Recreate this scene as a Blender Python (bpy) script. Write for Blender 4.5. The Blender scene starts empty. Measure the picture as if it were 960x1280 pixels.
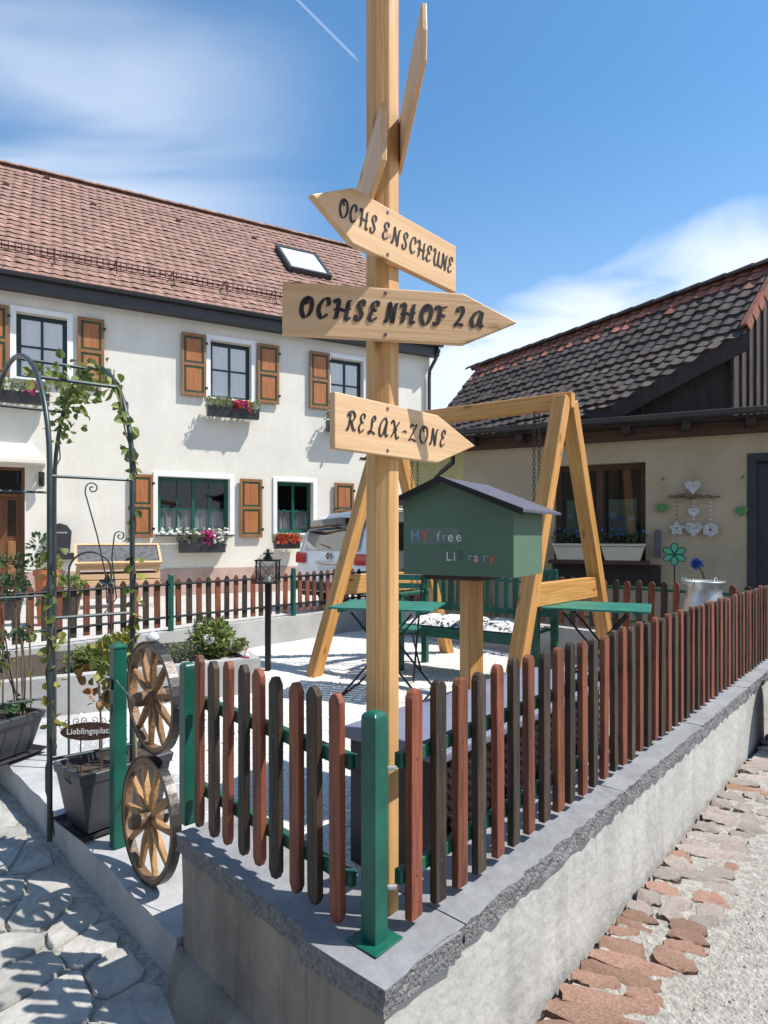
import bpy, math, random
from mathutils import Vector, Matrix
R = random.Random(7)
scn = bpy.context.scene
col = scn.collection
# ------------------------------------------------------------------ camera
F, CX, HV, H = 780.0, 480.0, 670.0, 1.30      # focal px, centre column, horizon row, camera height above the gravel
cam_d = bpy.data.cameras.new('camera'); cam = bpy.data.objects.new('camera', cam_d); col.objects.link(cam)
cam_d.sensor_fit = 'VERTICAL'; cam_d.sensor_height = 24.0; cam_d.lens = 24.0 * F / 1280.0
cam_d.shift_y = (HV - 640.0) / 1280.0
cam_d.clip_start = 0.05; cam_d.clip_end = 3000
cam.location = (0, 0, H); cam.rotation_euler = (math.radians(90), 0, 0)
scn.camera = cam
# ------------------------------------------------------------------ light
SUN_EL, SUN_AZ = math.radians(57), math.atan2(0.99, -0.13)     # azimuth from +Y towards +X
S = Vector((math.sin(SUN_AZ) * math.cos(SUN_EL), math.cos(SUN_AZ) * math.cos(SUN_EL), math.sin(SUN_EL)))
sd = bpy.data.lights.new('sun', 'SUN'); sd.energy = 5.0; sd.angle = math.radians(0.53); sd.color = (1.0, 0.95, 0.87)
sun = bpy.data.objects.new('sun', sd); col.objects.link(sun); sun.location = (20, -4, 30)
sun.rotation_euler = S.to_track_quat('Z', 'Y').to_euler()
world = bpy.data.worlds.new('World'); scn.world = world; world.use_nodes = True
nt = world.node_tree; nt.nodes.clear(); N = nt.nodes.new; L = nt.links.new
out = N('ShaderNodeOutputWorld'); bg = N('ShaderNodeBackground'); bg.inputs['Strength'].default_value = 0.125
sky = N('ShaderNodeTexSky'); sky.sky_type = 'NISHITA'; sky.sun_disc = False
sky.sun_elevation = SUN_EL; sky.sun_rotation = SUN_AZ; sky.altitude = 300; sky.air_density = 1.0; sky.dust_density = 0.6; sky.ozone_density = 2.2
def wm(op, a, b=None, c=None):
    n = N('ShaderNodeMath'); n.operation = op
    for i, x in enumerate((a, b, c)):
        if x is None: continue
        if isinstance(x, (int, float)): n.inputs[i].default_value = x
        else: L(x, n.inputs[i])
    return n.outputs[0]
def wramp(fac, p0, p1, v0=0.0, v1=1.0):
    n = N('ShaderNodeMapRange'); n.interpolation_type = 'SMOOTHSTEP'; n.inputs[1].default_value = p0; n.inputs[2].default_value = p1
    n.inputs[3].default_value = v0; n.inputs[4].default_value = v1; L(fac, n.inputs[0]); return n.outputs[0]
tc = N('ShaderNodeTexCoord'); sep = N('ShaderNodeSeparateXYZ'); L(tc.outputs['Generated'], sep.inputs[0])
X, Y, Z = sep.outputs
zz = wm('ADD', wm('MAXIMUM', Z, 0.0), 0.12)
cx, cy = wm('DIVIDE', X, zz), wm('DIVIDE', Y, zz)
comb = N('ShaderNodeCombineXYZ'); L(cx, comb.inputs[0]); L(cy, comb.inputs[1])
def wnoise(scale, sx, sy, rot, detail=7, rough=.6):
    mp = N('ShaderNodeMapping'); mp.inputs['Rotation'].default_value[2] = rot; mp.inputs['Scale'].default_value = (sx, sy, 1); L(comb.outputs[0], mp.inputs[0])
    n = N('ShaderNodeTexNoise'); n.inputs['Scale'].default_value = scale; n.inputs['Detail'].default_value = detail; n.inputs['Roughness'].default_value = rough
    n.inputs['Distortion'].default_value = .6; L(mp.outputs[0], n.inputs['Vector']); return n.outputs['Fac']
cirrus = wramp(wnoise(1.3, .35, 1.6, math.radians(38), 5, .5), .46, .85, 0, .30)        # thin high wisps
puff = wnoise(2.6, .9, 1.0, .4, 6, .5)
low = wramp(wm('ADD', wm('SUBTRACT', wm('ADD', .300, wm('MULTIPLY', X, .27)), Z), wm('MULTIPLY', wm('SUBTRACT', puff, .5), .22)), -.03, .085, 0, .92)   # cloud bank near the horizon
low = wm('MULTIPLY', low, wramp(wm('ADD', X, wm('MULTIPLY', puff, .2)), -.02, .22))
hazeb = wramp(Z, .60, .05, 0, .30)
leftv = wm('MULTIPLY', wramp(X, .0, -.42, 0, .70), wramp(wnoise(1.5, .45, 1.5, math.radians(-35), 4, .45), .40, .66))
# contrail: a thin arc on the sky between two directions
def dirv(u, v): return Vector(((u - CX) / F, 1, (HV - v) / F)).normalized()
a_, b_ = dirv(352, -20), dirv(446, 74)
nrm = a_.cross(b_).normalized(); mid = (a_ + b_).normalized()
def wdot(vec):
    n = N('ShaderNodeVectorMath'); n.operation = 'DOT_PRODUCT'; L(tc.outputs['Generated'], n.inputs[0]); n.inputs[1].default_value = vec; return n.outputs['Value']
trail = wm('MULTIPLY', wramp(wm('ABSOLUTE', wdot(nrm)), .0022, .0004, 0, .30), wramp(wdot(mid), a_.dot(mid) - .0004, a_.dot(mid) + .0004))
cl = wm('MAXIMUM', wm('MAXIMUM', cirrus, low), wm('MAXIMUM', leftv, wm('MAXIMUM', trail, hazeb)))
mix = N('ShaderNodeMixRGB'); L(cl, mix.inputs[0]); mix.inputs[2].default_value = (5.6, 6.1, 6.9, 1)
tint = N('ShaderNodeMixRGB'); tint.blend_type = 'MULTIPLY'; tint.inputs[0].default_value = 1; tint.inputs[2].default_value = (.66, 1.05, 1.18, 1)
L(sky.outputs[0], tint.inputs[1]); L(tint.outputs[0], mix.inputs[1]); L(mix.outputs[0], bg.inputs['Color']); L(bg.outputs[0], out.inputs[0])
scn.view_settings.view_transform = 'Standard'; scn.view_settings.look = 'None'; scn.view_settings.gamma = 1
scn.view_settings.exposure = 0.50; scn.view_settings.use_curve_mapping = False
# ------------------------------------------------------------------ pixel -> place (a pixel is a direction; the plane it meets gives the distance)
def hit(u, P, d):
    k = (u - CX) / F; t = (k * P[1] - P[0]) / (d[0] - k * d[1]); return t
def zat(v, y): return H + (HV - v) * y / F
def G(u, v, z=0.0):
    y = (H - z) * F / (v - HV); return Vector(((u - CX) / F * y, y, z))
def uni(x, y): return Vector((x, y)).normalized()
# ------------------------------------------------------------------ materials
MATS = {}
def M(name, c, rough=.65, var=.15, scale=6, bump=0, bscale=60, stretch=(1, 1, 1), c2=None, metal=0, rnd=0, spec=.4, lo=.35, hi=.65, attr=None, coat=0, transl=0, knots=None, stain=0):
    m = bpy.data.materials.new(name); m.use_nodes = True; t = m.node_tree; n = t.nodes.new; l = t.links.new
    b = t.nodes['Principled BSDF']; b.inputs['Roughness'].default_value = rough; b.inputs['Metallic'].default_value = metal
    b.inputs['Specular IOR Level'].default_value = spec; b.inputs['Coat Weight'].default_value = coat
    tcn = n('ShaderNodeTexCoord'); mp = n('ShaderNodeMapping'); mp.inputs['Scale'].default_value = stretch; l(tcn.outputs['Object'], mp.inputs[0])
    oi = n('ShaderNodeObjectInfo')
    if rnd:
        w = n('ShaderNodeVectorMath'); w.operation = 'ADD'; l(mp.outputs[0], w.inputs[0])
        sc = n('ShaderNodeMath'); sc.operation = 'MULTIPLY'; sc.inputs[1].default_value = 37.0; l(oi.outputs['Random'], sc.inputs[0]); l(sc.outputs[0], w.inputs[1]); vec = w.outputs[0]
    else: vec = mp.outputs[0]
    no = n('ShaderNodeTexNoise'); no.inputs['Scale'].default_value = scale; no.inputs['Detail'].default_value = 8; no.inputs['Roughness'].default_value = .62; l(vec, no.inputs['Vector'])
    mr = n('ShaderNodeMapRange'); mr.inputs[1].default_value = lo; mr.inputs[2].default_value = hi; l(no.outputs['Fac'], mr.inputs[0])
    mx = n('ShaderNodeMixRGB'); l(mr.outputs[0], mx.inputs[0])
    if c2 is None: A = [x * (1 - var) for x in c]; B = [min(1, x * (1 + var)) for x in c]
    else: A, B = c, c2
    mx.inputs[1].default_value = (*A, 1); mx.inputs[2].default_value = (*B, 1); o = mx.outputs[0]
    if rnd or attr:
        f = oi.outputs['Random']
        if attr:
            at = n('ShaderNodeAttribute'); at.attribute_name = attr
            ad = n('ShaderNodeMath'); ad.operation = 'ADD'; l(at.outputs['Fac'], ad.inputs[0]); l(f, ad.inputs[1])
            fr = n('ShaderNodeMath'); fr.operation = 'FRACT'; l(ad.outputs[0], fr.inputs[0]); f = fr.outputs[0]
        m2 = n('ShaderNodeMapRange'); m2.inputs[3].default_value = 1 - rnd; m2.inputs[4].default_value = 1 + rnd; l(f, m2.inputs[0])
        hs = n('ShaderNodeHueSaturation'); l(m2.outputs[0], hs.inputs['Value']); l(o, hs.inputs['Color'])
        m3 = n('ShaderNodeMapRange'); m3.inputs[3].default_value = .5 + rnd * .03; m3.inputs[4].default_value = .5 - rnd * .02; l(f, m3.inputs[0]); l(m3.outputs[0], hs.inputs['Hue'])
        o = hs.outputs[0]
    if knots:
        mk = n('ShaderNodeMapping'); mk.inputs['Scale'].default_value = knots; l(tcn.outputs['Object'], mk.inputs[0])
        ak = n('ShaderNodeVectorMath'); ak.operation = 'ADD'; l(mk.outputs[0], ak.inputs[0]); sk_ = n('ShaderNodeMath'); sk_.operation = 'MULTIPLY'; sk_.inputs[1].default_value = 19.0; l(oi.outputs['Random'], sk_.inputs[0]); l(sk_.outputs[0], ak.inputs[1])
        vo = n('ShaderNodeTexVoronoi'); vo.inputs['Scale'].default_value = 1.0; l(ak.outputs[0], vo.inputs['Vector'])
        kr = n('ShaderNodeMapRange'); kr.interpolation_type = 'SMOOTHSTEP'; kr.inputs[1].default_value = .20; kr.inputs[2].default_value = .06; kr.inputs[3].default_value = 0; kr.inputs[4].default_value = .75; l(vo.outputs['Distance'], kr.inputs[0])
        km = n('ShaderNodeMixRGB'); km.inputs[2].default_value = (.16, .065, .02, 1); l(kr.outputs[0], km.inputs[0]); l(o, km.inputs[1]); o = km.outputs[0]
    if stain:
        ms_ = n('ShaderNodeMapping'); ms_.inputs['Scale'].default_value = (4, 4, .55); l(tcn.outputs['Object'], ms_.inputs[0])
        sn = n('ShaderNodeTexNoise'); sn.inputs['Scale'].default_value = 1.6; sn.inputs['Detail'].default_value = 9; sn.inputs['Roughness'].default_value = .7; l(ms_.outputs[0], sn.inputs['Vector'])
        sr = n('ShaderNodeMapRange'); sr.inputs[1].default_value = .48; sr.inputs[2].default_value = .72; sr.inputs[3].default_value = 1; sr.inputs[4].default_value = 1 - stain; l(sn.outputs['Fac'], sr.inputs[0])
        sm2 = n('ShaderNodeHueSaturation'); l(sr.outputs[0], sm2.inputs['Value']); l(o, sm2.inputs['Color']); o = sm2.outputs[0]
    l(o, b.inputs['Base Color'])
    if bump:
        nb = n('ShaderNodeTexNoise'); nb.inputs['Scale'].default_value = bscale; nb.inputs['Detail'].default_value = 6; l(vec, nb.inputs['Vector'])
        bp = n('ShaderNodeBump'); bp.inputs['Strength'].default_value = bump; bp.inputs['Distance'].default_value = .02; l(nb.outputs['Fac'], bp.inputs['Height']); l(bp.outputs[0], b.inputs['Normal'])
    if transl:
        tr = n('ShaderNodeBsdfTranslucent'); l(o, tr.inputs[0]); ms = n('ShaderNodeMixShader'); ms.inputs[0].default_value = transl
        l(b.outputs[0], ms.inputs[1]); l(tr.outputs[0], ms.inputs[2]); l(ms.outputs[0], t.nodes['Material Output'].inputs[0])
    MATS[name] = m; return m
def glassy(name, c, refl, rough=.03):
    m = bpy.data.materials.new(name); m.use_nodes = True; t = m.node_tree; n = t.nodes.new; l = t.links.new; t.nodes.clear()
    o = n('ShaderNodeOutputMaterial'); g = n('ShaderNodeBsdfGlossy'); g.inputs['Roughness'].default_value = rough; g.inputs[0].default_value = (.95, .97, 1, 1)
    tr = n('ShaderNodeBsdfTransparent'); tr.inputs[0].default_value = (*c, 1); ms = n('ShaderNodeMixShader')
    lw = n('ShaderNodeLayerWeight'); lw.inputs[0].default_value = .35
    mr = n('ShaderNodeMapRange'); mr.inputs[3].default_value = refl; mr.inputs[4].default_value = max(.3, refl * 2.6); l(lw.outputs['Fresnel'], mr.inputs[0]); l(mr.outputs[0], ms.inputs[0])
    no = n('ShaderNodeTexNoise'); no.inputs['Scale'].default_value = 1.3; bp = n('ShaderNodeBump'); bp.inputs['Strength'].default_value = .06; l(no.outputs['Fac'], bp.inputs['Height']); l(bp.outputs[0], g.inputs['Normal'])
    l(tr.outputs[0], ms.inputs[1]); l(g.outputs[0], ms.inputs[2]); l(ms.outputs[0], o.inputs[0]); MATS[name] = m; return m
WZ, WX, WY = (9, 9, .55), (.55, 9, 9), (9, .55, 9)
M('pine', (.44, .225, .078), .55, c2=(.64, .40, .18), scale=4.2, lo=.3, hi=.7, knots=(11, 11, 3.4), stretch=(11, 11, .4), bump=.12, bscale=14)
M('board', (.52, .32, .165), .5, c2=(.65, .44, .26), scale=4.0, lo=.3, hi=.7, knots=(5.5, 3, 15), stretch=(.5, 10, 10), bump=.08, bscale=10)
M('larch', (.40, .18, .045), .5, c2=(.58, .31, .10), scale=4, stretch=(9, 9, .45), knots=(9, 9, 3.0), bump=.2, bscale=12, rnd=.10)
M('ink', (.018, .012, .012), .6, .3)
M('screw', (.16, .13, .11), .4, .2, metal=.8)
M('green_paint', (.006, .085, .058), .38, .22, scale=9, bump=.05, bscale=30)
M('green_wood', (.010, .090, .062), .5, .3, scale=7, bump=.1, bscale=30, rnd=.12)
M('teal_slat', (.022, .165, .125), .45, .25, scale=9, bump=.05, rnd=.12)
M('picket_red', (.06, .022, .015), .6, c2=(.20, .060, .030), scale=4.5, stretch=(8, 8, .8), bump=.45, bscale=9, rnd=.24, lo=.30, hi=.56)
M('picket_dark', (.016, .012, .011), .62, c2=(.105, .066, .043), scale=4.5, stretch=(8, 8, .7), bump=.5, bscale=9, rnd=.35, lo=.36, hi=.74)
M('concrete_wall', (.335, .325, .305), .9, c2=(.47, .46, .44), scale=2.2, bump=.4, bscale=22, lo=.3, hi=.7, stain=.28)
M('concrete_shaded', (.165, .146, .126), .92, c2=(.30, .275, .245), scale=2.6, bump=.5, bscale=20, lo=.3, hi=.7, stain=.45)  # left wall face and footing: their shade is put into the colour
M('coping_paint', (.165, .168, .182), .75, c2=(.255, .26, .275), scale=7, bump=.2, bscale=40, lo=.25, hi=.7, stain=.2)
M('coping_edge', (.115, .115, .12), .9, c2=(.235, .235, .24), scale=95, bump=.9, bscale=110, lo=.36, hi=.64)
M('grey_wall', (.31, .31, .305), .85, c2=(.40, .395, .385), scale=3, bump=.12, bscale=40)
M('slab', (.30, .30, .305), .85, c2=(.42, .42, .425), scale=4, bump=.2, bscale=50)
M('gravel', (.42, .41, .39), .95, c2=(.76, .75, .72), scale=70, bump=1.0, bscale=95, lo=.3, hi=.6)
M('grit', (.30, .29, .275), .95, .2, attr='tint', rnd=.5)
M('pebble', (.76, .75, .72), .9, .15, attr='tint', rnd=.22)
M('street', (.205, .192, .172), .95, c2=(.42, .40, .365), scale=40, bump=.8, bscale=90, lo=.30, hi=.66)
M('yard', (.36, .345, .32), .95, c2=(.47, .45, .425), scale=5, bump=.3, bscale=50)
M('stone', (.235, .225, .212), .85, c2=(.40, .385, .36), scale=5, bump=.6, bscale=22, rnd=.14)
M('joint', (.055, .052, .048), .95, c2=(.14, .13, .12), scale=25, bump=.8, bscale=60)
M('brick_old', (.38, .135, .070), .92, c2=(.54, .39, .31), scale=14, bump=.8, bscale=35, rnd=.2, lo=.35, hi=.6)
M('brick_pale', (.42, .30, .25), .9, c2=(.60, .57, .54), scale=10, bump=.8, bscale=35, rnd=.15)
M('plaster', (.67, .64, .57), .9, c2=(.74, .71, .635), scale=1.4, bump=.25, bscale=55, stain=.07)
M('plinth', (.40, .27, .23), .9, c2=(.50, .36, .31), scale=2.5, bump=.2, bscale=50)
M('white_trim', (.80, .80, .80), .7, .04, bump=.05)
M('tile_red', (.20, .112, .090), .85, c2=(.32, .19, .155), scale=5, bump=.15, attr='tint', rnd=.2)
M('tile_edge', (.055, .035, .03), .9, .3)  # dark front edges, standing in for shadow gaps and dirt between courses
M('tile_dark', (.042, .034, .032), .8, c2=(.085, .066, .060), scale=6, bump=.25, attr='tint', rnd=.25)
M('tile_rust', (.23, .075, .05), .8, c2=(.32, .13, .09), scale=6, bump=.2, attr='tint', rnd=.25)
M('dark_wood', (.016, .012, .012), .7, c2=(.035, .027, .025), scale=4, stretch=WZ, bump=.25)
M('old_boards', (.035, .027, .023), .8, c2=(.10, .08, .07), scale=4, stretch=WZ, bump=.4, rnd=.2)
M('brown_beam', (.05, .026, .018), .7, c2=(.085, .045, .03), scale=4, stretch=WX, bump=.25)
M('anthracite', (.030, .031, .036), .45, .2, spec=.5)
M('black_metal', (.012, .012, .013), .42, .2, metal=.2)
M('trellis', (.045, .062, .065), .4, .25, metal=.3)
M('frame_blue', (.010, .035, .045), .4, .2)
M('frame_green', (.010, .085, .062), .4, .2)
M('shutter_wood', (.205, .09, .033), .5, c2=(.33, .16, .062), scale=4, stretch=WZ, bump=.15)
M('shutter_panel', (.30, .105, .035), .5, c2=(.42, .165, .06), scale=4, stretch=WZ, bump=.1)
M('shutter_green', (.022, .055, .030), .5, .2)
M('door_wood', (.10, .037, .015), .45, c2=(.17, .07, .03), scale=4, stretch=WZ, bump=.1)
M('barn_plaster', (.33, .275, .19), .92, c2=(.41, .345, .245), scale=1.6, bump=.35, bscale=40)
M('yellow_plaster', (.62, .58, .30), .9, .08, bump=.1)
M('door_blue', (.024, .027, .036), .5, .2)
M('room', (.03, .028, .027), .9, .3)
M('curtain', (.80, .80, .82), .9, c2=(.5, .5, .52), scale=3, stretch=(14, 1, .6), transl=.3)
glassy('pane', (.85, .88, .88), .30); glassy('pane_dark', (.62, .64, .64), .04); glassy('car_glass', (.02, .021, .023), .07); glassy('lantern_glass', (.93, .94, .93), .08)
M('pane_sky', (.55, .60, .63), .15, .1, spec=.8)
M('library_green', (.088, .155, .105), .55, .06, scale=3, bump=.04)
M('felt', (.060, .060, .085), .85, c2=(.10, .10, .135), scale=60, bump=.3, bscale=120)
M('felt_edge', (.016, .014, .014), .8, .3)
M('lid', (.165, .175, .24), .5, .1, scale=6, bump=.08, bscale=30)
M('rattan', (.022, .019, .023), .5, .25, bump=.1)
M('pot_grey', (.045, .048, .056), .45, .15, spec=.5)
M('soil', (.035, .026, .02), .95, c2=(.09, .07, .055), scale=40, bump=1, bscale=60)
M('leaf', (.10, .145, .032), .55, c2=(.20, .245, .07), scale=4, attr='tint', rnd=.35, transl=.35)
M('leaf_dark', (.035, .075, .028), .55, c2=(.06, .11, .04), scale=4, attr='tint', rnd=.35, transl=.25)
M('leaf_grey', (.12, .15, .085), .6, c2=(.19, .22, .13), scale=4, attr='tint', rnd=.3, transl=.25)
M('leaf_yellow', (.30, .27, .05), .55, c2=(.20, .24, .06), scale=6, attr='tint', rnd=.35, transl=.4)
M('leaf_rust', (.26, .11, .035), .6, c2=(.32, .20, .06), scale=6, attr='tint', rnd=.35, transl=.3)
M('stem', (.12, .085, .05), .8, .3)
M('cane', (.42, .32, .18), .7, .25)
M('petal_white', (.82, .82, .80), .6, .05, transl=.2); M('petal_pink', (.66, .06, .28), .5, .2, transl=.3); M('petal_red', (.66, .10, .06), .5, .3, transl=.3, attr='tint', rnd=.25)
M('petal_blue', (.05, .16, .50), .5, .2, transl=.2)
M('rust', (.055, .028, .02), .8, c2=(.10, .05, .035), scale=14, bump=.2)
M('wheel_wood', (.23, .115, .042), .6, c2=(.42, .24, .10), scale=5, bump=.3, rnd=.15)
M('wheel_wood_dark', (.12, .06, .026), .65, c2=(.26, .14, .06), scale=5, bump=.3, rnd=.15)
M('wheel_rim', (.085, .048, .026), .5, c2=(.24, .14, .075), scale=9, bump=.25)
M('iron', (.035, .033, .033), .42, c2=(.10, .09, .085), scale=12, metal=.8, bump=.1)
M('zinc', (.42, .42, .43), .38, c2=(.58, .58, .59), scale=5, metal=.75, bump=.05)
M('terracotta', (.45, .14, .05), .8, .15, bump=.1); M('cream_plastic', (.50, .47, .38), .5, .06)
M('slate', (.05, .052, .056), .7, c2=(.13, .13, .14), scale=14, bump=.5); M('crate_wood', (.50, .30, .15), .7, c2=(.62, .42, .25), scale=4, stretch=WX, bump=.15)
M('car_paint', (.80, .81, .83), .25, .01, coat=.8, spec=.5); M('car_black', (.012, .012, .013), .5, .1); M('tail_red', (.45, .012, .016), .15, .15, coat=.6); M('chrome', (.65, .66, .68), .2, .03, metal=1); M('rubber', (.015, .015, .015), .8, .2)
M('plate', (.62, .63, .62), .4, .03)
M('cushion', (.025, .03, .03), .9, c2=(.72, .71, .68), scale=26, lo=.42, hi=.5, bump=.3, bscale=12)
M('ornament', (.42, .42, .44), .8, c2=(.60, .60, .62), scale=40, bump=.4); M('bark', (.11, .075, .05), .9, c2=(.2, .14, .1), scale=10, bump=.7)
M('heart_green', (.07, .20, .06), .6, .25, scale=30, bump=.3); M('flower_green', (.10, .38, .24), .3, .1); M('string', (.38, .34, .27), .9, .1); M('slate_purple', (.11, .10, .13), .8, .2)
M('red_sticker', (.75, .12, .10), .6, .1); M('blue_sticker', (.24, .36, .46), .6, .1); M('pale_sticker', (.66, .68, .64), .6, .1); M('dark_sticker', (.075, .13, .10), .6, .1); M('tape', (.125, .185, .15), .3, .08); M('lilac_sticker', (.50, .45, .54), .6, .1); M('pink_sticker', (.80, .42, .42), .6, .1)
M('ornament_white', (.75, .74, .72), .6, .1); M('dot_red', (.55, .08, .08), .6, .1)
# ------------------------------------------------------------------ mesh helpers
class MB:
    def __init__(s): s.v = []; s.f = []; s.t = []; s.M = Matrix()
    def add(s, vs, fs, tint=None):
        b = len(s.v); s.v += [tuple(s.M @ Vector(p)) for p in vs]; s.f += [tuple(b + i for i in q) for q in fs]
        s.t += [tint if tint is not None else 0.0] * len(vs); return s
    def box(s, x0, x1, y0, y1, z0, z1):
        return s.add([(x0, y0, z0), (x1, y0, z0), (x1, y1, z0), (x0, y1, z0), (x0, y0, z1), (x1, y0, z1), (x1, y1, z1), (x0, y1, z1)],
                     [(0, 3, 2, 1), (4, 5, 6, 7), (0, 1, 5, 4), (1, 2, 6, 5), (2, 3, 7, 6), (3, 0, 4, 7)])
    def prism(s, pts, axis, a, b):      # pts 2-D outline (counter-clockwise); axis 'y': (x,z) outline swept in y; 'z': (x,y); 'x': (y,z)
        def P(p, h): return {'y': (p[0], h, p[1]), 'z': (p[0], p[1], h), 'x': (h, p[0], p[1])}[axis]
        n = len(pts); v = [P(p, a) for p in pts] + [P(p, b) for p in pts]
        fs = [tuple(range(n)), tuple(range(2 * n - 1, n - 1, -1))] + [(i, n + i, n + (i + 1) % n, (i + 1) % n) for i in range(n)]
        return s.add(v, fs)
    def cyl(s, p0, p1, r0, r1=None, n=8, cap=True):
        p0, p1 = Vector(p0), Vector(p1); r1 = r0 if r1 is None else r1; d = (p1 - p0)
        q = d.to_track_quat('Z', 'Y') if d.length > 1e-9 else Matrix().to_quaternion(); v = []
        for p, r in ((p0, r0), (p1, r1)):
            for i in range(n): a = 2 * math.pi * i / n; v.append(p + q @ Vector((r * math.cos(a), r * math.sin(a), 0)))
        fs = [(i, (i + 1) % n, n + (i + 1) % n, n + i) for i in range(n)]
        if cap: fs += [tuple(range(n - 1, -1, -1)), tuple(range(n, 2 * n))]
        return s.add(v, fs)
    def tube(s, pts, r, n=6, closed=False):
        pts = [Vector(p) for p in pts]; m = len(pts); v = []; rr = r if isinstance(r, (list, tuple)) else [r] * m
        ref = Vector((0, 0, 1))
        for i, p in enumerate(pts):
            a = pts[(i - 1) % m] if (closed or i > 0) else p; b = pts[(i + 1) % m] if (closed or i < m - 1) else p
            t = (b - a).normalized()
            if abs(t.dot(ref)) > .95: x = t.cross(Vector((1, .3, 0))).normalized()
            else: x = t.cross(ref).normalized()
            if i and x.dot(px) < 0: x = -x
            if i: x = (px - t * px.dot(t)).normalized() if (px - t * px.dot(t)).length > .1 else x
            px = x; y = t.cross(x)
            for k in range(n): an = 2 * math.pi * k / n; v.append(p + x * rr[i] * math.cos(an) + y * rr[i] * math.sin(an))
        fs = []
        for i in range(m if closed else m - 1):
            j = (i + 1) % m
            for k in range(n): fs.append((i * n + k, i * n + (k + 1) % n, j * n + (k + 1) % n, j * n + k))
        if not closed: fs += [tuple(range(n - 1, -1, -1)), tuple(range((m - 1) * n, m * n))]
        return s.add(v, fs)
    def lathe(s, prof, c=(0, 0, 0), n=20):
        v = []; c = Vector(c)
        for r, z in prof:
            for i in range(n): a = 2 * math.pi * i / n; v.append(c + Vector((r * math.cos(a), r * math.sin(a), z)))
        fs = [(j * n + i, j * n + (i + 1) % n, (j + 1) * n + (i + 1) % n, (j + 1) * n + i) for j in range(len(prof) - 1) for i in range(n)]
        return s.add(v, fs)
    def blob(s, c, r, n=8, m=5, jit=0.0, tint=None):
        c = Vector(c); r = Vector(r) if not isinstance(r, (int, float)) else Vector((r, r, r)); v = [c + Vector((0, 0, -r.z))]
        for j in range(1, m):
            th = math.pi * j / m - math.pi / 2
            for i in range(n):
                a = 2 * math.pi * i / n; k = 1 + R.uniform(-jit, jit)
                v.append(c + Vector((r.x * math.cos(th) * math.cos(a) * k, r.y * math.cos(th) * math.sin(a) * k, r.z * math.sin(th) * k)))
        v.append(c + Vector((0, 0, r.z))); T = len(v) - 1; fs = []
        for i in range(n):
            i2 = (i + 1) % n; fs.append((0, 1 + i2, 1 + i)); fs.append((T, T - n + i, T - n + i2))
            for j in range(m - 2): fs.append((1 + j * n + i, 1 + j * n + i2, 1 + (j + 1) * n + i2, 1 + (j + 1) * n + i))
        return s.add(v, fs, tint)
    def leaf(s, p, d, up, ln, w, tint=0.0):
        d = d.normalized(); x = d.cross(up); x = x.normalized() if x.length > 1e-4 else Vector((1, 0, 0)); nn = x.cross(d)
        p = Vector(p)
        def q(t, k): return p + d * ln * t + x * w * .5 * k + nn * (w * .20 * abs(k) - ln * .13 * t * t)
        return s.add([q(0, 0), q(.16, .72), q(.45, 1), q(.78, .62), q(1, 0), q(.78, -.62), q(.45, -1), q(.16, -.72), q(.5, 0)], [(0, 1, 8), (1, 2, 8), (2, 3, 8), (3, 4, 8), (4, 5, 8), (5, 6, 8), (6, 7, 8), (7, 0, 8)], tint)
    def mesh(s, name, mat=None, smooth=False):
        me = bpy.data.meshes.new(name); me.from_pydata(s.v, [], s.f); me.update()
        if any(s.t):
            at = me.attributes.new('tint', 'FLOAT', 'POINT'); at.data.foreach_set('value', s.t)
        if mat: me.materials.append(MATS[mat])
        if smooth:
            me.shade_smooth()
        return me
    def build(s, name, mat, parent=None, Mx=None, smooth=False, bevel=0, seg=1):
        return put(name, s.mesh(name, mat, smooth), parent, Mx, bevel, seg)
WMX = {}
def wmat(o):
    m = o.matrix_parent_inverse @ o.matrix_basis if o.parent else o.matrix_basis
    return wmat(o.parent) @ m if o.parent else m.copy()
def put(name, me, parent=None, Mx=None, bevel=0, seg=1):   # coordinates are world coordinates unless Mx is given (then Mx is the world matrix)
    o = bpy.data.objects.new(name, me); col.objects.link(o)
    if parent is not None:
        o.parent = parent; o.matrix_parent_inverse = wmat(parent).inverted()
    if Mx is not None: o.matrix_basis = Mx
    if bevel:
        b = o.modifiers.new('bevel', 'BEVEL'); b.width = bevel; b.segments = seg; b.limit_method = 'ANGLE'; b.angle_limit = math.radians(40)
    return o
def tag(o, label, cat, group=None):
    o['label'] = label; o['category'] = cat
    if group: o['group'] = group
    return o
def structure(o): o['kind'] = 'structure'; return o
def thing(name, label, cat, loc, group=None):
    o = bpy.data.objects.new(name, None); col.objects.link(o); o.empty_display_size = .1; o.matrix_basis = Matrix.Translation(Vector(loc)); return tag(o, label, cat, group)
def frame(P, dx, z=0.0):     # local x along dx (horizontal), y = 90 degrees left of it, z up
    dx = Vector((dx[0], dx[1], 0)).normalized(); dy = Vector((-dx.y, dx.x, 0))
    return Matrix(((dx.x, dy.x, 0, P[0]), (dx.y, dy.y, 0, P[1]), (0, 0, 1, z), (0, 0, 0, 1)))
def beamM(p0, p1, roll=0.0):
    p0, p1 = Vector(p0), Vector(p1); d = p1 - p0; ln = d.length; z = d / ln
    x = z.cross(Vector((0, 0, 1))); x = x.normalized() if x.length > 1e-4 else Vector((1, 0, 0)); y = z.cross(x)
    m = Matrix(((x.x, y.x, z.x, p0.x), (x.y, y.y, z.y, p0.y), (x.z, y.z, z.z, p0.z), (0, 0, 0, 1))); return m @ Matrix.Rotation(roll, 4, 'Z'), ln
def beam(name, p0, p1, w, d, mat, parent, roll=0.0, bevel=.004):
    m, ln = beamM(p0, p1, roll); return MB().box(-w / 2, w / 2, -d / 2, d / 2, 0, ln).build(name, mat, parent, m, bevel=bevel)
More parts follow.
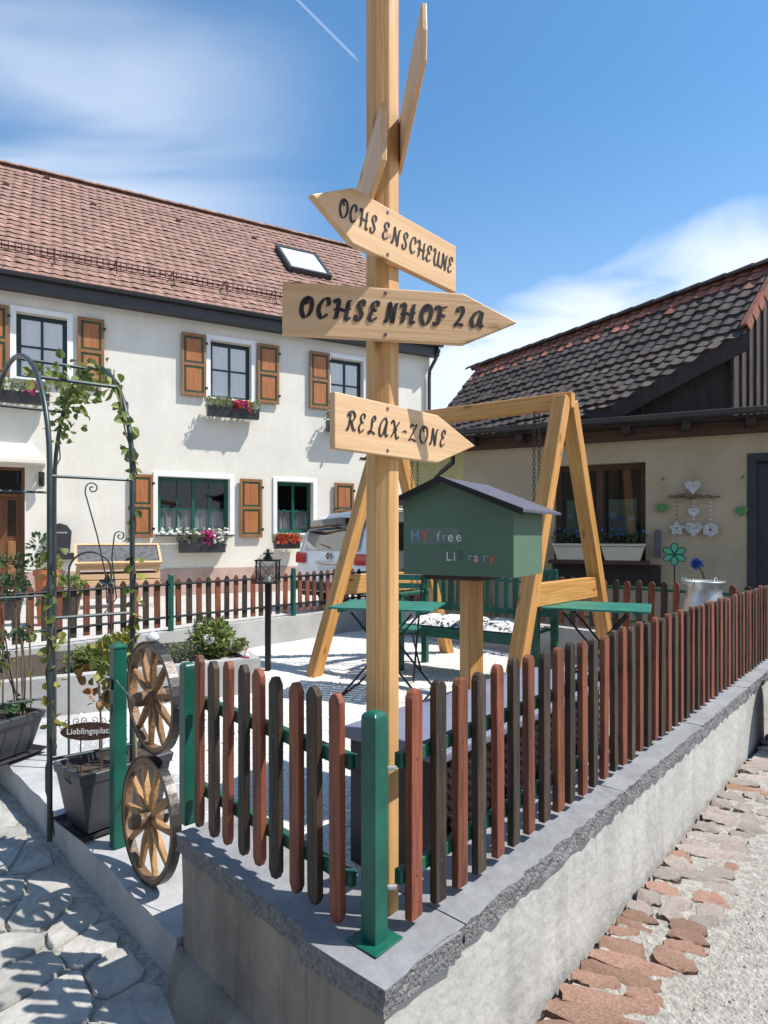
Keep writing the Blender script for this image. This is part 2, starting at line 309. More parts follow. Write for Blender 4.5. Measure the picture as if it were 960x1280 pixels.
def bez(p0, p1, p2, n=8):
    p0, p1, p2 = Vector(p0), Vector(p1), Vector(p2); return [(1 - t) ** 2 * p0 + 2 * t * (1 - t) * p1 + t * t * p2 for t in [i / n for i in range(n + 1)]]
def spiral(c, r, turns, ex, ez, n=26, a0=0.0, k=1):
    return [Vector(c) + (ex * math.cos(a0 + k * 2 * math.pi * turns * i / n) + ez * math.sin(a0 + k * 2 * math.pi * turns * i / n)) * r * (1 - .85 * i / n) for i in range(n + 1)]
def rdir(up=.3):
    while True:
        v = Vector((R.uniform(-1, 1), R.uniform(-1, 1), R.uniform(-1, 1)))
        if .1 < v.length < 1: return (v.normalized() + Vector((0, 0, up))).normalized()
def leaves(name, mat, parent, blobs, ln=.03, w=.02, dens=1.0):    # blobs: (centre, radii, count)
    m = MB()
    for c, r, n in blobs:
        c = Vector(c); r = Vector(r) if not isinstance(r, (int, float)) else Vector((r, r, r))
        for _ in range(int(n * dens)):
            d = rdir(0); k = R.uniform(.35, 1.0) ** .6; p = c + Vector((d.x * r.x, d.y * r.y, d.z * r.z)) * k
            dd = (d + rdir(.4) * .9).normalized(); q = R.uniform(.7, 1.3); m.leaf(p, dd, rdir(.8), ln * q, w * q, R.random())
    return m.build(name, mat, parent)
def blossoms(name, mat, parent, pts, r):
    m = MB()
    for p in pts:
        t = R.random(); p = Vector(p); ax = rdir(.6); q = ax.to_track_quat('Z', 'Y')
        for k in range(5):
            a = k * 1.257 + t; d = q @ Vector((math.cos(a), math.sin(a), .25)); m.leaf(p, d, ax, r, r * .9, t)
    return m.build(name, mat, parent)
# ------------------------------------------------------------------ the plot: two directions along its edges
r2, l2 = uni(683, F), uni(-745, F)           # along the right-hand wall, along the left-hand wall (vanishing points of their edges)
r3, l3 = Vector((r2.x, r2.y, 0)), Vector((l2.x, l2.y, 0))
C0 = Vector((0.0, 1.305, 0))                 # outer corner of the wall
def PL(a, b, z=0.0): return C0 + r3 * a + l3 * b + Vector((0, 0, z))
nr = Vector((r3.y, -r3.x, 0)); nl = Vector((-l3.y, l3.x, 0))     # outward normals of the right / left wall
LA, LB = 5.15, 5.3                            # lengths of the plot along r and l
ZC = .35                                      # top of the coping
# ------------------------------------------------------------------ ground
det = r2.x * l2.y - r2.y * l2.x
def ab(x, y):
    dx, dy = x - C0.x, y - C0.y; return (dx * l2.y - dy * l2.x) / det, (r2.x * dy - r2.y * dx) / det
def sst(t): t = max(0, min(1, t)); return t * t * (3 - 2 * t)
def hgt(x, y):
    a, b = ab(x, y); da, db = max(-a, 0) + .05, max(-b, 0) + .05
    z = -(.17 * da + .10 * db) / (da + db); k = sst((max(a - LA, b - LB) - .05) / .6); return z * (1 - k) + .05 * k
xs = [-900, -200, -60, -25, -14] + [-9 + .25 * i for i in range(77)] + [13, 20, 45, 150, 900]
ys = [-60, -12, -4] + [-2 + .25 * i for i in range(73)] + [19, 24, 40, 90, 250, 1500]
m = MB(); nx = len(xs)
m.add([(x, y, hgt(x, y)) for y in ys for x in xs], [(j * nx + i, j * nx + i + 1, (j + 1) * nx + i + 1, (j + 1) * nx + i) for j in range(len(ys) - 1) for i in range(nx - 1)])
ground = structure(m.build('street', 'street', smooth=True))
# light yard behind the plot
m = MB(); m.add([PL(-6, LB + .75, .054), PL(LA + .75, LB + .75, .054), PL(LA + .75, -1, .054), PL(22, -1, .054), PL(22, 22, .054), PL(-6, 22, .054)], [(0, 1, 2, 3, 4, 5)])
structure(m.build('yard', 'yard'))
# gravel inside the plot
m = MB(); g0 = PL(.2, .2)
gx = 40; m.add([PL(.2 + (LA - .3) * i / gx, .2 + (LB - .3) * j / gx, (.0 if 0 < i < gx and 0 < j < gx else -.02) + R.uniform(-.006, .006)) for j in range(gx + 1) for i in range(gx + 1)],
                [(j * (gx + 1) + i, j * (gx + 1) + i + 1, (j + 1) * (gx + 1) + i + 1, (j + 1) * (gx + 1) + i) for j in range(gx) for i in range(gx)])
gravel = structure(m.build('gravel_bed', 'gravel', smooth=True))
m = MB()
for _ in range(9000):
    a = R.uniform(.3, LA - .3) ** 1.0; b = R.uniform(.35, LB - .4); p = PL(a, b, R.uniform(-.002, .004)); s = R.uniform(.006, .013); q = R.uniform(0, 6.3); t = R.random()
    e1, e2 = Vector((math.cos(q), math.sin(q), 0)) * s, Vector((-math.sin(q), math.cos(q), 0)) * s * R.uniform(.6, 1)
    m.add([p + e1, p + e2, p - e1, p - e2, p + Vector((R.uniform(-.3, .3) * s, R.uniform(-.3, .3) * s, s * R.uniform(.5, 1.0)))], [(0, 1, 4), (1, 2, 4), (2, 3, 4), (3, 0, 4)], t)
pb = m.build('white_pebbles', 'pebble'); pb['kind'] = 'stuff'; pb['label'] = 'loose white pebbles covering the yard inside the fence'; pb['category'] = 'gravel'
m = MB()
def grit(p, s):
    q = R.uniform(0, 6.3); t = R.random(); e1, e2 = Vector((math.cos(q), math.sin(q), 0)) * s, Vector((-math.sin(q), math.cos(q), 0)) * s * R.uniform(.5, 1)
    m.add([p + e1, p + e2, p - e1, p - e2, p + Vector((R.uniform(-.3, .3) * s, R.uniform(-.3, .3) * s, s * R.uniform(.5, .9)))], [(0, 1, 4), (1, 2, 4), (2, 3, 4), (3, 0, 4)], t)
for _ in range(9000):
    a = .2 + 4.5 * R.random() ** 1.5; b = -.03 - R.random() ** 1.3 * 1.7; p = PL(a, b); p.z = hgt(p.x, p.y); grit(p, R.choice((.0025, .003, .004, .005, .008)))
for _ in range(2600):
    b = R.uniform(-.2, 3.6); a = -.01 - abs(R.gauss(0, .05)); p = PL(a, b, -.158); grit(p, R.choice((.003, .004, .006, .009)))
gr_ = m.build('street_grit', 'grit'); gr_['kind'] = 'stuff'; gr_['label'] = 'fine grey grit scattered over the street beside the wall'; gr_['category'] = 'grit'
# ------------------------------------------------------------------ rough concrete bars
def bar(Porg, dx, dn, ln, w, z0, z1, seg, jit, nw=4, nz=3, jtop=0.3):
    """a bar along dx from Porg, width w along dn (inwards), vertices jittered on its outer face"""
    m = MB(); prof = []
    for k in range(nz): prof.append((0, z0 + (z1 - z0) * k / nz))
    prof += [(0, z1)] + [(w * k / nw, z1) for k in range(1, nw + 1)] + [(w, z0)]
    n = len(prof); vs = []; ns = max(1, int(ln / seg))
    for i in range(ns + 1):
        for k, (q, z) in enumerate(prof):
            j = jit if k <= nz else jit * .15
            if k == nz: j = jit * 1.0
            dz = R.uniform(-1, 1) * jit * (jtop if k >= nz else .6)
            if z == z0: dz = 0
            vs.append(Porg + dx * (ln * i / ns + (R.uniform(-.3, .3) * seg if 0 < i < ns and k <= nz else 0)) + dn * (q + R.uniform(-1, 1) * j) + Vector((0, 0, z + dz)))
    fs = [(i * n + k, (i + 1) * n + k, (i + 1) * n + (k + 1) % n, i * n + (k + 1) % n) for i in range(ns) for k in range(n)]
    fs += [tuple(range(n)), tuple(range((ns + 1) * n - 1, ns * n - 1, -1))]
    m.add(vs, fs); return m
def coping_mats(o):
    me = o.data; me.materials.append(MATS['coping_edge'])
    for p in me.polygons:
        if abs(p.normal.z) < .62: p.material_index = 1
WW = .27
wall = thing('retaining_wall', 'low pale concrete wall with grey coping, wrapping the near corner of the yard', 'wall', PL(.1, .1, -.3))
wf = bar(PL(.016, 0) - nr * .015, r3, -nr, LA - .016, WW - .03, -.7, ZC - .065, .12, .004, nz=6).build('wall_face', 'concrete_wall', wall)
wf.data.materials.append(MATS['concrete_shaded']); wf.data.polygons[len(wf.data.polygons) - 2].material_index = 1
bar(PL(0, .24) - nl * .015, l3, -nl, .71, WW - .03, -.7, ZC - .0655, .05, .005, nz=9).build('wall_face', 'concrete_shaded', wall)
cuts = [0.30, 1.35, 2.42, 3.45, LA + .1]
for a, b in zip(cuts[:-1], cuts[1:]):
    coping_mats(bar(PL(a + .003, 0), r3, -nr, b - a - .006, WW, ZC - .062 + R.uniform(-.002, .002), ZC + R.uniform(-.002, .001), .03, .0065, nz=3, jtop=.25).build('coping_slab', 'coping_paint', wall))
# the corner slab: an L of two arms
coping_mats(bar(PL(.0, 0), r3, -nr, .297, WW, ZC - .062, ZC, .03, .0065, nz=3, jtop=.25).build('coping_slab', 'coping_paint', wall))
coping_mats(bar(PL(0, .012), l3, -nl, .955, WW, ZC - .060, ZC - .0025, .03, .006, nz=3, jtop=.2).build('coping_slab', 'coping_paint', wall))
m = MB()                                             # the lumpy footing at the base of the shaded side
fpr = [(-.02, -.02), (.010, -.03), (.030, -.06), (.045, -.10), (.06, -.16), (.07, -.30)]; ns_ = 34
m.add([PL(0, .02 + .94 * i / ns_) + nl * (q_ * (1 + .3 * math.sin(i * .5) + R.uniform(-.12, .12))) + Vector((0, 0, z_ - .05 * sst((12 - i) / 12) + R.uniform(-.006, .006))) for i in range(ns_ + 1) for q_, z_ in fpr],
      [(i * 6 + k, i * 6 + k + 1, (i + 1) * 6 + k + 1, (i + 1) * 6 + k) for i in range(ns_) for k in range(5)])
m.build('footing', 'concrete_shaded', wall, smooth=True)
# ------------------------------------------------------------------ slab path with its kerb on the left
slab = bar(PL(0, .97), l3, -nl, 5.2, .62, -.45, 0.004, .10, .006, nw=6, nz=3, jtop=.06).build('slab_path', 'slab'); structure(slab)
# ------------------------------------------------------------------ old brick strip along the wall foot
BR = []
for k in range(9):
    m = MB(); n, mm = 9, 5; v = []; ph = [R.uniform(0, 6) for _ in range(6)]; brk = R.choice((None, 0, 1, 2, 3))
    def zf(i, j):
        x, y = i / (n - 1) * 2 - 1, j / (mm - 1) * 2 - 1
        z = .75 + .22 * math.sin(x * 2.3 + ph[0]) * math.sin(y * 2 + ph[1]) + R.uniform(-.16, .10)
        if brk is not None:
            sx, sy = (1, 1, -1, -1)[brk], (1, -1, 1, -1)[brk]
            if x * sx + y * sy > .9: z -= .55
        return z
    for j in range(mm):
        for i in range(n):
            x, y = i / (n - 1) * 2 - 1, j / (mm - 1) * 2 - 1; e = max(abs(x), abs(y)) > .99; c_ = 1 - .10 * (abs(x) * abs(y)) ** 3
            v.append((x * c_ + (R.uniform(-.05, .05) if e else 0), y * c_ + (R.uniform(-.16, .12) if e else 0), zf(i, j) - (.30 if e else 0)))
    fs = [(j * n + i, j * n + i + 1, (j + 1) * n + i + 1, (j + 1) * n + i) for j in range(mm - 1) for i in range(n - 1)]
    rim = list(range(n)) + [j * n + n - 1 for j in range(1, mm)] + [(mm - 1) * n + i for i in range(n - 2, -1, -1)] + [j * n for j in range(mm - 2, 0, -1)]
    b0 = len(v); v += [(v[q][0] * 1.04, v[q][1] * 1.06, -1) for q in rim]; fs += [(rim[q], b0 + q, b0 + (q + 1) % len(rim), rim[(q + 1) % len(rim)])[::-1] for q in range(len(rim))]
    m.add(v, fs); BR.append([m.mesh('brick', 'brick_old', True), m.mesh('brick', 'brick_pale', True)])
strip = structure(MB().add([PL(.30, -.02, -.096), PL(.30, -.33, -.096), PL(LA, -.36, -.088), PL(LA, -.02, -.088)], [(0, 1, 2, 3)]).build('brick_strip', 'street'))
a = .42
while a < 4.9:
    wd = R.uniform(.030, .050); cut = R.random(); pale = 1 if R.random() < min(.96, max(.05, (a - .95) * .8)) else 0
    w_ = R.uniform(.24, .31); pieces = [(.0, w_)] if cut < .30 else ([(.0, w_ * .5 + R.uniform(-.04, .03)), (w_ * .5 + .025, w_ + .02)] if cut < .85 else [(.0, .09), (.10, .19), (.20, w_)])
    for (q0, q1) in pieces:
        if R.random() < .06: continue
        hh = R.uniform(.026, .040); sk = R.uniform(-.07, .07) + .30
        P = PL(a + (q0 + q1) / 2 * .30, 0, -.103 + R.uniform(-.007, .005)) + nr * ((q0 + q1) / 2)
        mx = frame(P, (nr * math.cos(sk) + r3 * math.sin(sk)), P.z) @ Matrix.Rotation(R.uniform(-.07, .07), 4, 'X') @ Matrix.Rotation(R.uniform(-.06, .06), 4, 'Y') @ Matrix.Diagonal((max(.03, (q1 - q0) / 2), wd, hh, 1))
        put('brick', R.choice(BR)[pale], strip, mx)
    a += wd * 2 - R.uniform(-.002, .010)
# ------------------------------------------------------------------ natural stone paving on the left
base = structure(MB().add([PL(-.0, -1.0, -.160), PL(0.02, 5.2, -.160), PL(-3.4, 5.2, -.160), PL(-3.4, -1.0, -.160)], [(3, 2, 1, 0)]).build('stone_paving', 'joint'))
pts = []
ca, cb = .27, .20
for i in range(13):
    for j in range(31):
        pts.append(((-(i + .5) * ca) + R.uniform(-.11, .11), -.95 + (j + .5 + .5 * (i % 2)) * cb + R.uniform(-.08, .08)))
def cell(k):
    px, py = pts[k]; poly = [(px - .5, py - .5), (px + .5, py - .5), (px + .5, py + .5), (px - .5, py + .5)]
    for q, (qx, qy) in enumerate(pts):
        if q == k or abs(qx - px) > .8 or abs(qy - py) > .8: continue
        mx_, my_ = (px + qx) / 2, (py + qy) / 2; nx_, ny_ = qx - px, qy - py; o = []
        for i in range(len(poly)):
            A, B = poly[i], poly[(i + 1) % len(poly)]; da = (A[0] - mx_) * nx_ + (A[1] - my_) * ny_; db = (B[0] - mx_) * nx_ + (B[1] - my_) * ny_
            if da <= 0: o.append(A)
            if da * db < 0: t = da / (da - db); o.append((A[0] + (B[0] - A[0]) * t, A[1] + (B[1] - A[1]) * t))
        poly = o
        if len(poly) < 3: return None
    return poly
cells = []
for k in range(len(pts)):
    po = cell(k)
    if not po: continue
    po = [(min(p[0], -.035), p[1]) for p in po]
    A = sum(po[i][0] * po[(i + 1) % len(po)][1] - po[(i + 1) % len(po)][0] * po[i][1] for i in range(len(po))) / 2
    if A > .012: cells.append((math.hypot(pts[k][0] + .8, pts[k][1] - 1.2), po))
cells.sort(key=lambda c: c[0])
rest = MB()
for idx, (_, po) in enumerate(cells):
    cx_, cy_ = sum(p[0] for p in po) / len(po), sum(p[1] for p in po) / len(po)
    # rounded outline: subdivide edges and jitter
    pp = []
    for i in range(len(po)):
        A, B = po[i], po[(i + 1) % len(po)]
        for t in (.2, .5, .8): pp.append((A[0] + (B[0] - A[0]) * t + R.uniform(-.006, .006), A[1] + (B[1] - A[1]) * t + R.uniform(-.006, .006)))
    n = len(pp); zt = -.140 + R.uniform(-.006, .005); tl = (R.uniform(-.03, .03), R.uniform(-.03, .03))
    def ring(s, z, jz=0): return [PL(cx_ + (x - cx_) * s, cy_ + (y - cy_) * s, z + (x - cx_) * tl[0] + (y - cy_) * tl[1] + R.uniform(-jz, jz)) for x, y in pp]
    v = ring(.975, -.20) + ring(.965, zt - .009, .002) + ring(.925, zt, .0015) + ring(.5, zt + .001, .003) + [PL(cx_, cy_, zt + .001)]
    fs = [(j * n + i, j * n + (i + 1) % n, (j + 1) * n + (i + 1) % n, (j + 1) * n + i) for j in range(3) for i in range(n)] + [(3 * n + i, 3 * n + (i + 1) % n, 4 * n) for i in range(n)]
    if idx < 290: MB().add(v, fs).build('paving_stone', 'stone', base)
    else: rest.add(v, fs)
o = rest.build('paving_stones', 'stone', base); o['kind'] = 'stuff'
# ------------------------------------------------------------------ picket fences
def picket_mesh(hh, w, th, kind):
    if kind == 0: prof = [(-w / 2, 0), (w / 2, 0), (w / 2, hh - w * .42), (w * .33, hh - w * .12), (w * .12, hh), (-w * .12, hh), (-w * .33, hh - w * .12), (-w / 2, hh - w * .42)]
    elif kind == 1: prof = [(-w / 2, 0), (w / 2, 0), (w / 2, hh - w * .55), (w * .10, hh), (-w * .10, hh), (-w / 2, hh - w * .55)]
    else: prof = [(-w / 2, .02), (-w * .25, 0), (w * .25, 0), (w / 2, .02), (w / 2, hh - w * .5), (w * .18, hh), (-w * .18, hh), (-w / 2, hh - w * .5)]
    return MB().prism(prof, 'y', -th / 2, th / 2)
SCREW = MB().cyl((0, -.0012, 0), (0, .0012, 0), .0032, n=7).mesh('screw', 'screw')
def fence(label, P, dx, nout, t0, t1, step, z0, hh, w, th, kind, rails, railmat, rw, off, posts=(), group=None, jz=.006, railoff=.0, railround=False, skip=None):
    """P base point, dx along, nout to the picket side"""
    root = thing('picket_fence', label, 'fence', P + Vector((0, 0, z0)), group)
    ms = [[picket_mesh(hh * q, w * ww, th, kind).mesh('picket', mt) for mt in ('picket_red', 'picket_dark')] for q, ww in ((1, 1), (1.012, .94), (.99, 1.05))]
    n = int((t1 - t0) / step) + 1
    for i in range(n):
        if skip and skip(i): continue
        t = t0 + i * step + R.uniform(-.006, .006); p = P + dx * t + nout * off
        mx = frame(p, dx, z0 + R.uniform(-jz, jz)) @ Matrix.Rotation(R.uniform(-.012, .012), 4, 'Y') @ Matrix.Rotation(R.uniform(-.08, .08), 4, 'Z')
        q = R.choice(ms)[i % 2 if R.random() > .03 else R.randint(0, 1)]
        o = put('picket', q, root, mx)
        if i < 12 and z0 < .372 and th > .019:
            for z_ in rails:
                put('screw', SCREW, o, mx @ Matrix.Translation((0, -th / 2, z_ - z0)) if nout is nr else mx @ Matrix.Translation((0, th / 2, z_ - z0)))
        b = o.modifiers.new('bevel', 'BEVEL'); b.width = .0025; b.segments = 2; b.limit_method = 'ANGLE'
    for z in rails:
        A, B = P + dx * (t0 - .03) - nout * railoff + Vector((0, 0, z)), P + dx * (t1 + .03) - nout * railoff + Vector((0, 0, z))
        if railround: MB().cyl(A, B, rw / 2, n=8).build('rail', railmat, root)
        else: beam('rail', A, B, .022, rw, railmat, root, bevel=.002)
    return root
def post_round(root, P, dx, z0, z1, s, mat='green_paint'):
    hh = z1 - z0; m = MB(); m.M = frame(P, dx, z0); k = s / 2
    m.box(-k, k, -k, k, 0, hh - s * .32); v = []; rings = 4
    ring0 = [(-k, -k), (k, -k), (k, k), (-k, k)]
    for j in range(rings + 1):
        t = j / rings; sc = math.cos(t * math.pi / 2 * .85); z = hh - s * .32 + s * .34 * math.sin(t * math.pi / 2)
        v += [(x * sc, y * sc, z) for x, y in ring0]
    m.add(v, [(j * 4 + i, j * 4 + (i + 1) % 4, (j + 1) * 4 + (i + 1) % 4, (j + 1) * 4 + i) for j in range(rings) for i in range(4)] + [(rings * 4, rings * 4 + 1, rings * 4 + 2, rings * 4 + 3)])
    return m.build('fence_post', mat, root, bevel=.003, seg=2)
FP0 = Vector((-.0225, 1.467, 0))              # centre of the corner post
fr = fence('long brown picket fence on the sunlit right-hand wall, receding to the barn', FP0, r3, nr, .098, 5.0, .098, ZC + .02, .555, .045, .022, 0, (.757, .475), 'green_wood', .036, .038, railoff=-.014)
cp = post_round(fr, FP0, r3, ZC + .004, .889, .046); cp['label'] = 'glossy green corner post with a rounded cap'
m = MB(); m.M = frame(FP0, r3, ZC); m.box(-.048, .048, -.048, .048, .0015, .0055); m.build('base_plate', 'green_paint', fr, bevel=.001)
for z in (.757, .475): MB().cyl(FP0 + r3 * .03 + nr * .016 + Vector((0, 0, z - .008)), FP0 + r3 * .045 + nr * .030 + Vector((0, 0, z - .008)), .006).build('bolt', 'zinc', fr)
for t in (1.9, 3.4): post_round(fr, FP0 + r3 * t, r3, ZC + .002, .86, .04)
fl = fence('short picket fence of nine weathered boards on the shaded left wall end', FP0, l3, nl, .087, .79, .0875, ZC + .02, .545, .042, .020, 2, (.757, .475), 'green_wood', .036, .036, railoff=-.014)
lp = post_round(fl, FP0 + l3 * .873 + nl * .035, l3, ZC - .002, .880, .044)
# screws on the nearest pickets
scr = MB()
# ------------------------------------------------------------------ gate post and wagon wheels
GPp = FP0 + l3 * 1.575
gp = thing('gate_post', 'green square gate post with pyramid cap left of the two wagon wheels', 'post', (GPp.x, GPp.y, 0))
m = MB(); m.M = frame(GPp, l3, 0); k = .0265; m.box(-k, k, -k, k, .004, .835); m.build('shaft', 'green_paint', gp, bevel=.003, seg=2)
m = MB(); m.M = frame(GPp, l3, .8352); k = .030; m.add([(-k, -k, 0), (k, -k, 0), (k, k, 0), (-k, k, 0), (-k, -k, .006), (k, -k, .006), (k, k, .006), (-k, k, .006), (0, 0, .026)],
    [(3, 2, 1, 0), (0, 1, 5, 4), (1, 2, 6, 5), (2, 3, 7, 6), (3, 0, 4, 7), (4, 5, 8), (5, 6, 8), (6, 7, 8), (7, 4, 8)]); m.build('cap', 'green_paint', gp)
m = MB(); m.M = frame(GPp, l3, 0); m.box(-.016, .016, .0268, .034, .665, .705); m.box(-.006, .006, .0268, .029, .56, .60); m.build('latch', 'black_metal', gp)
def wheel(label, c, rad, tiltx, spin, nsp=10, grp='wagon wheels in the gateway', wood='wheel_wood'):
    root = thing('wagon_wheel', label, 'wheel', c - Vector((0, 0, rad)), grp)
    base = Matrix.Translation(c) @ frame((0, 0), l3, 0) @ Matrix.Rotation(tiltx, 4, 'X') @ Matrix.Rotation(spin, 4, 'Y')
    def annulus(r0, r1, w, n=40):
        v = [];
        for i in range(n):
            a = 2 * math.pi * i / n; ca_, sa = math.cos(a), math.sin(a)
            for (r, y) in ((r0, -w), (r1, -w), (r1, w), (r0, w)): v.append((r * ca_, y, r * sa))
        return MB().add(v, [(i * 4 + k, i * 4 + (k + 1) % 4, ((i + 1) % n) * 4 + (k + 1) % 4, ((i + 1) % n) * 4 + k) for i in range(n) for k in range(4)])
    annulus(rad * .88, rad - .005, .0155).build('felloe', 'wheel_rim', root, base, bevel=.003)
    annulus(rad - .0048, rad, .017).build('iron_tyre', 'iron', root, base)
    hp = [(0, -.075), (.02, -.075), (.026, -.06), (.030, -.03), (.036, -.018), (.036, .018), (.030, .03), (.026, .06), (.018, .062), (0, .062)]
    m = MB(); m.M = Matrix.Rotation(math.radians(90), 4, 'X'); m.lathe(hp, n=14); m.build('hub', 'wheel_rim', root, base, smooth=False)
    m = MB(); m.M = Matrix.Rotation(math.radians(90), 4, 'X'); m.lathe([(.0265, .045), (.031, .045), (.031, .062), (.0265, .062)], n=14); m.build('hub_band', 'black_metal', root, base)
    for k in range(nsp):
        a = 2 * math.pi * k / nsp; d = Vector((math.cos(a), 0, math.sin(a)))
        A, B = base @ (d * .030), base @ (d * (rad * .86)); mm, ln = beamM(A, B, 0)
        w0, w1 = .0085, .0125
        MB().add([(-w0, -w0, 0), (w0, -w0, 0), (w0, w0, 0), (-w0, w0, 0), (-w1, -w1, ln * .35), (w1, -w1, ln * .35), (w1, w1, ln * .35), (-w1, w1, ln * .35), (-.009, -.009, ln), (.009, -.009, ln), (.009, .009, ln), (-.009, .009, ln)],
                 [(0, 1, 5, 4), (1, 2, 6, 5), (2, 3, 7, 6), (3, 0, 4, 7), (4, 5, 9, 8), (5, 6, 10, 9), (6, 7, 11, 10), (7, 4, 8, 11)]).build('spoke', wood, root, base and mm, bevel=.003)
    return root
wt = hit(187, FP0, l3); w1c = FP0 + l3 * wt - nl * .012 + Vector((0, 0, .685)); w1 = wheel('upper wagon wheel, darker and smaller, with a long hub, wired between green posts', w1c, .213, -.02, .2, wood='wheel_wood_dark')
wt2 = hit(187, FP0 + nl * .012, l3); w2c = FP0 + nl * .012 + l3 * wt2 + Vector((0, 0, .236)); w2 = wheel('lower wagon wheel with honey coloured spokes resting on the slab', w2c, .230, .05, .05)
MB().tube([w1c - l3 * .20, w1c - l3 * .42], .0022, 5).build('wire', 'zinc', w1)
MB().tube([w1c + l3 * .02 + nl * .07, w1c + l3 * (1.575 - wt - .03) + Vector((0, 0, .02)) + nl * .03], .0022, 5).build('wire', 'zinc', w1)
MB().tube([w2c + l3 * .2, w2c + l3 * .30 + Vector((0, 0, .04)) - nl * .05], .0022, 5).build('wire', 'zinc', w2)
MB().tube([w2c - l3 * .21 - nl * 0, w2c - l3 * .38 + Vector((0, 0, -.02)) - nl * .05], .0022, 5).build('wire', 'zinc', w2)
sh = tag(MB().lathe([(0, 0), (.022, .0), (.026, .012), (.020, .026), (.008, .034), (0, .036)], w1c + Vector((0, 0, .2135)), 12).build('snail_shell', 'ornament', smooth=True), 'small round grey stone ornament on top of the upper wheel', 'ornament')
# ------------------------------------------------------------------ signpost
GL = {
 'O': [[(.62, .93), (.35, 1), (.1, .72), (.08, .3), (.35, 0), (.7, .12), (.88, .5), (.78, .88), (.5, .98), (.38, .78), (.5, .66)]],
 'C': [[(.62, .62), (.80, .72), (.72, .98), (.4, .95), (.1, .6), (.1, .25), (.38, 0), (.82, .22)]],
 'H': [[(.0, .80), (.10, .98), (.26, .90), (.24, .5), (.2, .08), (.06, .0)], [(.94, 1), (.80, .9), (.76, .5), (.74, .08), (.84, 0), (.98, .12)], [(.0, .44), (.25, .52), (.6, .46), (.98, .56)]],
 'S': [[(.72, .72), (.74, .95), (.45, 1), (.22, .78), (.42, .55), (.64, .3), (.45, .02), (.12, .03), (.05, .26)]],
 'E': [[(.70, .76), (.74, .94), (.46, 1), (.22, .82), (.34, .58), (.58, .54), (.28, .48), (.06, .22), (.28, 0), (.80, .2)]],
 'N': [[(0, .1), (.12, .02), (.22, .3), (.28, .95), (.36, .8), (.62, .08), (.68, .06), (.78, .85), (1, 1)]],
 'U': [[(0, .82), (.14, 1), (.26, .85), (.16, .35), (.32, 0), (.62, .18), (.78, .98)], [(.78, .98), (.74, .25), (.84, .02), (1, .14)]],
 'F': [[(.0, .76), (.14, .96), (.5, .90), (.98, .98)], [(.42, .92), (.40, .5), (.32, .06), (.08, .02), (.04, .16)], [(.34, .48), (.6, .50), (.85, .44)]],
 '2': [[(.12, .72), (.22, .96), (.6, .98), (.7, .7), (.4, .35), (.06, .04), (.4, .1), (.9, .06)]],
 'a': [[(.72, .82), (.38, .8), (.08, .42), (.22, .04), (.55, .18), (.8, .85)], [(.8, .85), (.72, .25), (.82, .03), (1, .12)]],
 'R': [[(.34, .92), (.28, .45), (.16, .04), (0, .08)], [(.04, .70), (.2, .97), (.6, 1), (.8, .78), (.6, .55), (.32, .5)], [(.45, .52), (.7, .12), (.98, .06)]],
 'L': [[(.62, .70), (.8, .88), (.62, 1), (.42, .8), (.4, .35), (.18, .02), (.06, .12), (.3, .16), (.9, .04)]],
 'A': [[(.80, .9), (.5, 1), (.12, .55), (.12, .1), (.42, .06), (.8, .9)], [(.8, .9), (.72, .25), (.84, .03), (1, .14)]],
 'X': [[(.0, .78), (.14, .98), (.34, .85), (.62, .12), (.8, 0), (.95, .14)], [(.92, .98), (.55, .58), (.06, .02)], [(.25, .5), (.72, .5)]],
 'Z': [[(.1, .76), (.22, .98), (.5, .9), (.86, .98), (.4, .42), (.06, .04), (.4, .12), (.9, .02)]],
 '-': [[(.1, .42), (.5, .5), (.95, .46)]] }
def crom(p, n=7):
    P = [Vector(q) for q in p]; P = [P[0] * 2 - P[1]] + P + [P[-1] * 2 - P[-2]]; o = []
    for i in range(1, len(P) - 2):
        for k in range(n):
            t = k / n; o.append(.5 * ((2 * P[i]) + (P[i + 1] - P[i - 1]) * t + (2 * P[i - 1] - 5 * P[i] + 4 * P[i + 1] - P[i + 2]) * t * t + (3 * P[i] - P[i - 1] - 3 * P[i + 1] + P[i + 2]) * t ** 3))
    return o + [P[-2]]
def brush(text, spans, zc, h, y, weight, slant=.12):
    """spans: (x0, x1) per visible character; letters lie on the plane y of the local frame"""
    m = MB(); lay = 0
    for ch, (x0, x1) in zip(text, spans):
        for st in GL[ch]:
            pts = crom(st); q = []
            for p in pts: q.append(Vector((x0 + (x1 - x0) * p.x + slant * h * (p.y - .5), zc + h * (p.y - .5))))
            vs = []; n = len(q); lay += 1; yy = y - .0002 * (lay % 4)
            for i, p in enumerate(q):
                t = (q[min(i + 1, n - 1)] - q[max(i - 1, 0)]).normalized(); an = math.atan2(t.y, t.x); w = weight * h * (.30 + .75 * abs(math.sin(an - math.radians(25))) )
                if i in (0, n - 1): w *= .5
                nn = Vector((-t.y, t.x)); a, b = p + nn * w / 2, p - nn * w / 2; vs += [(a.x, yy, a.y), (b.x, yy, b.y)]
            m.add(vs, [(2 * i, 2 * i + 1, 2 * i + 3, 2 * i + 2) for i in range(n - 1)])
    return m
PC = Vector((-.004, 1.60, 0))
post = thing('signpost', 'tall square pine signpost with five arrow boards standing on the wall corner', 'signpost', PC + Vector((0, 0, ZC)))
m = MB(); k, c = .030, .017      # square timber with a wide chamfer towards the viewer
oct_ = []
for i in range(4):
    a = math.radians(45 * (2 * i)); ex, ey = Vector((math.cos(a), math.sin(a))), Vector((-math.sin(a), math.cos(a)))
    oct_ += [ex * .041 - ey * .0175, ex * .041 + ey * .0175]
m.prism([(p.x, p.y) for p in oct_], 'z', 0, 3.2)
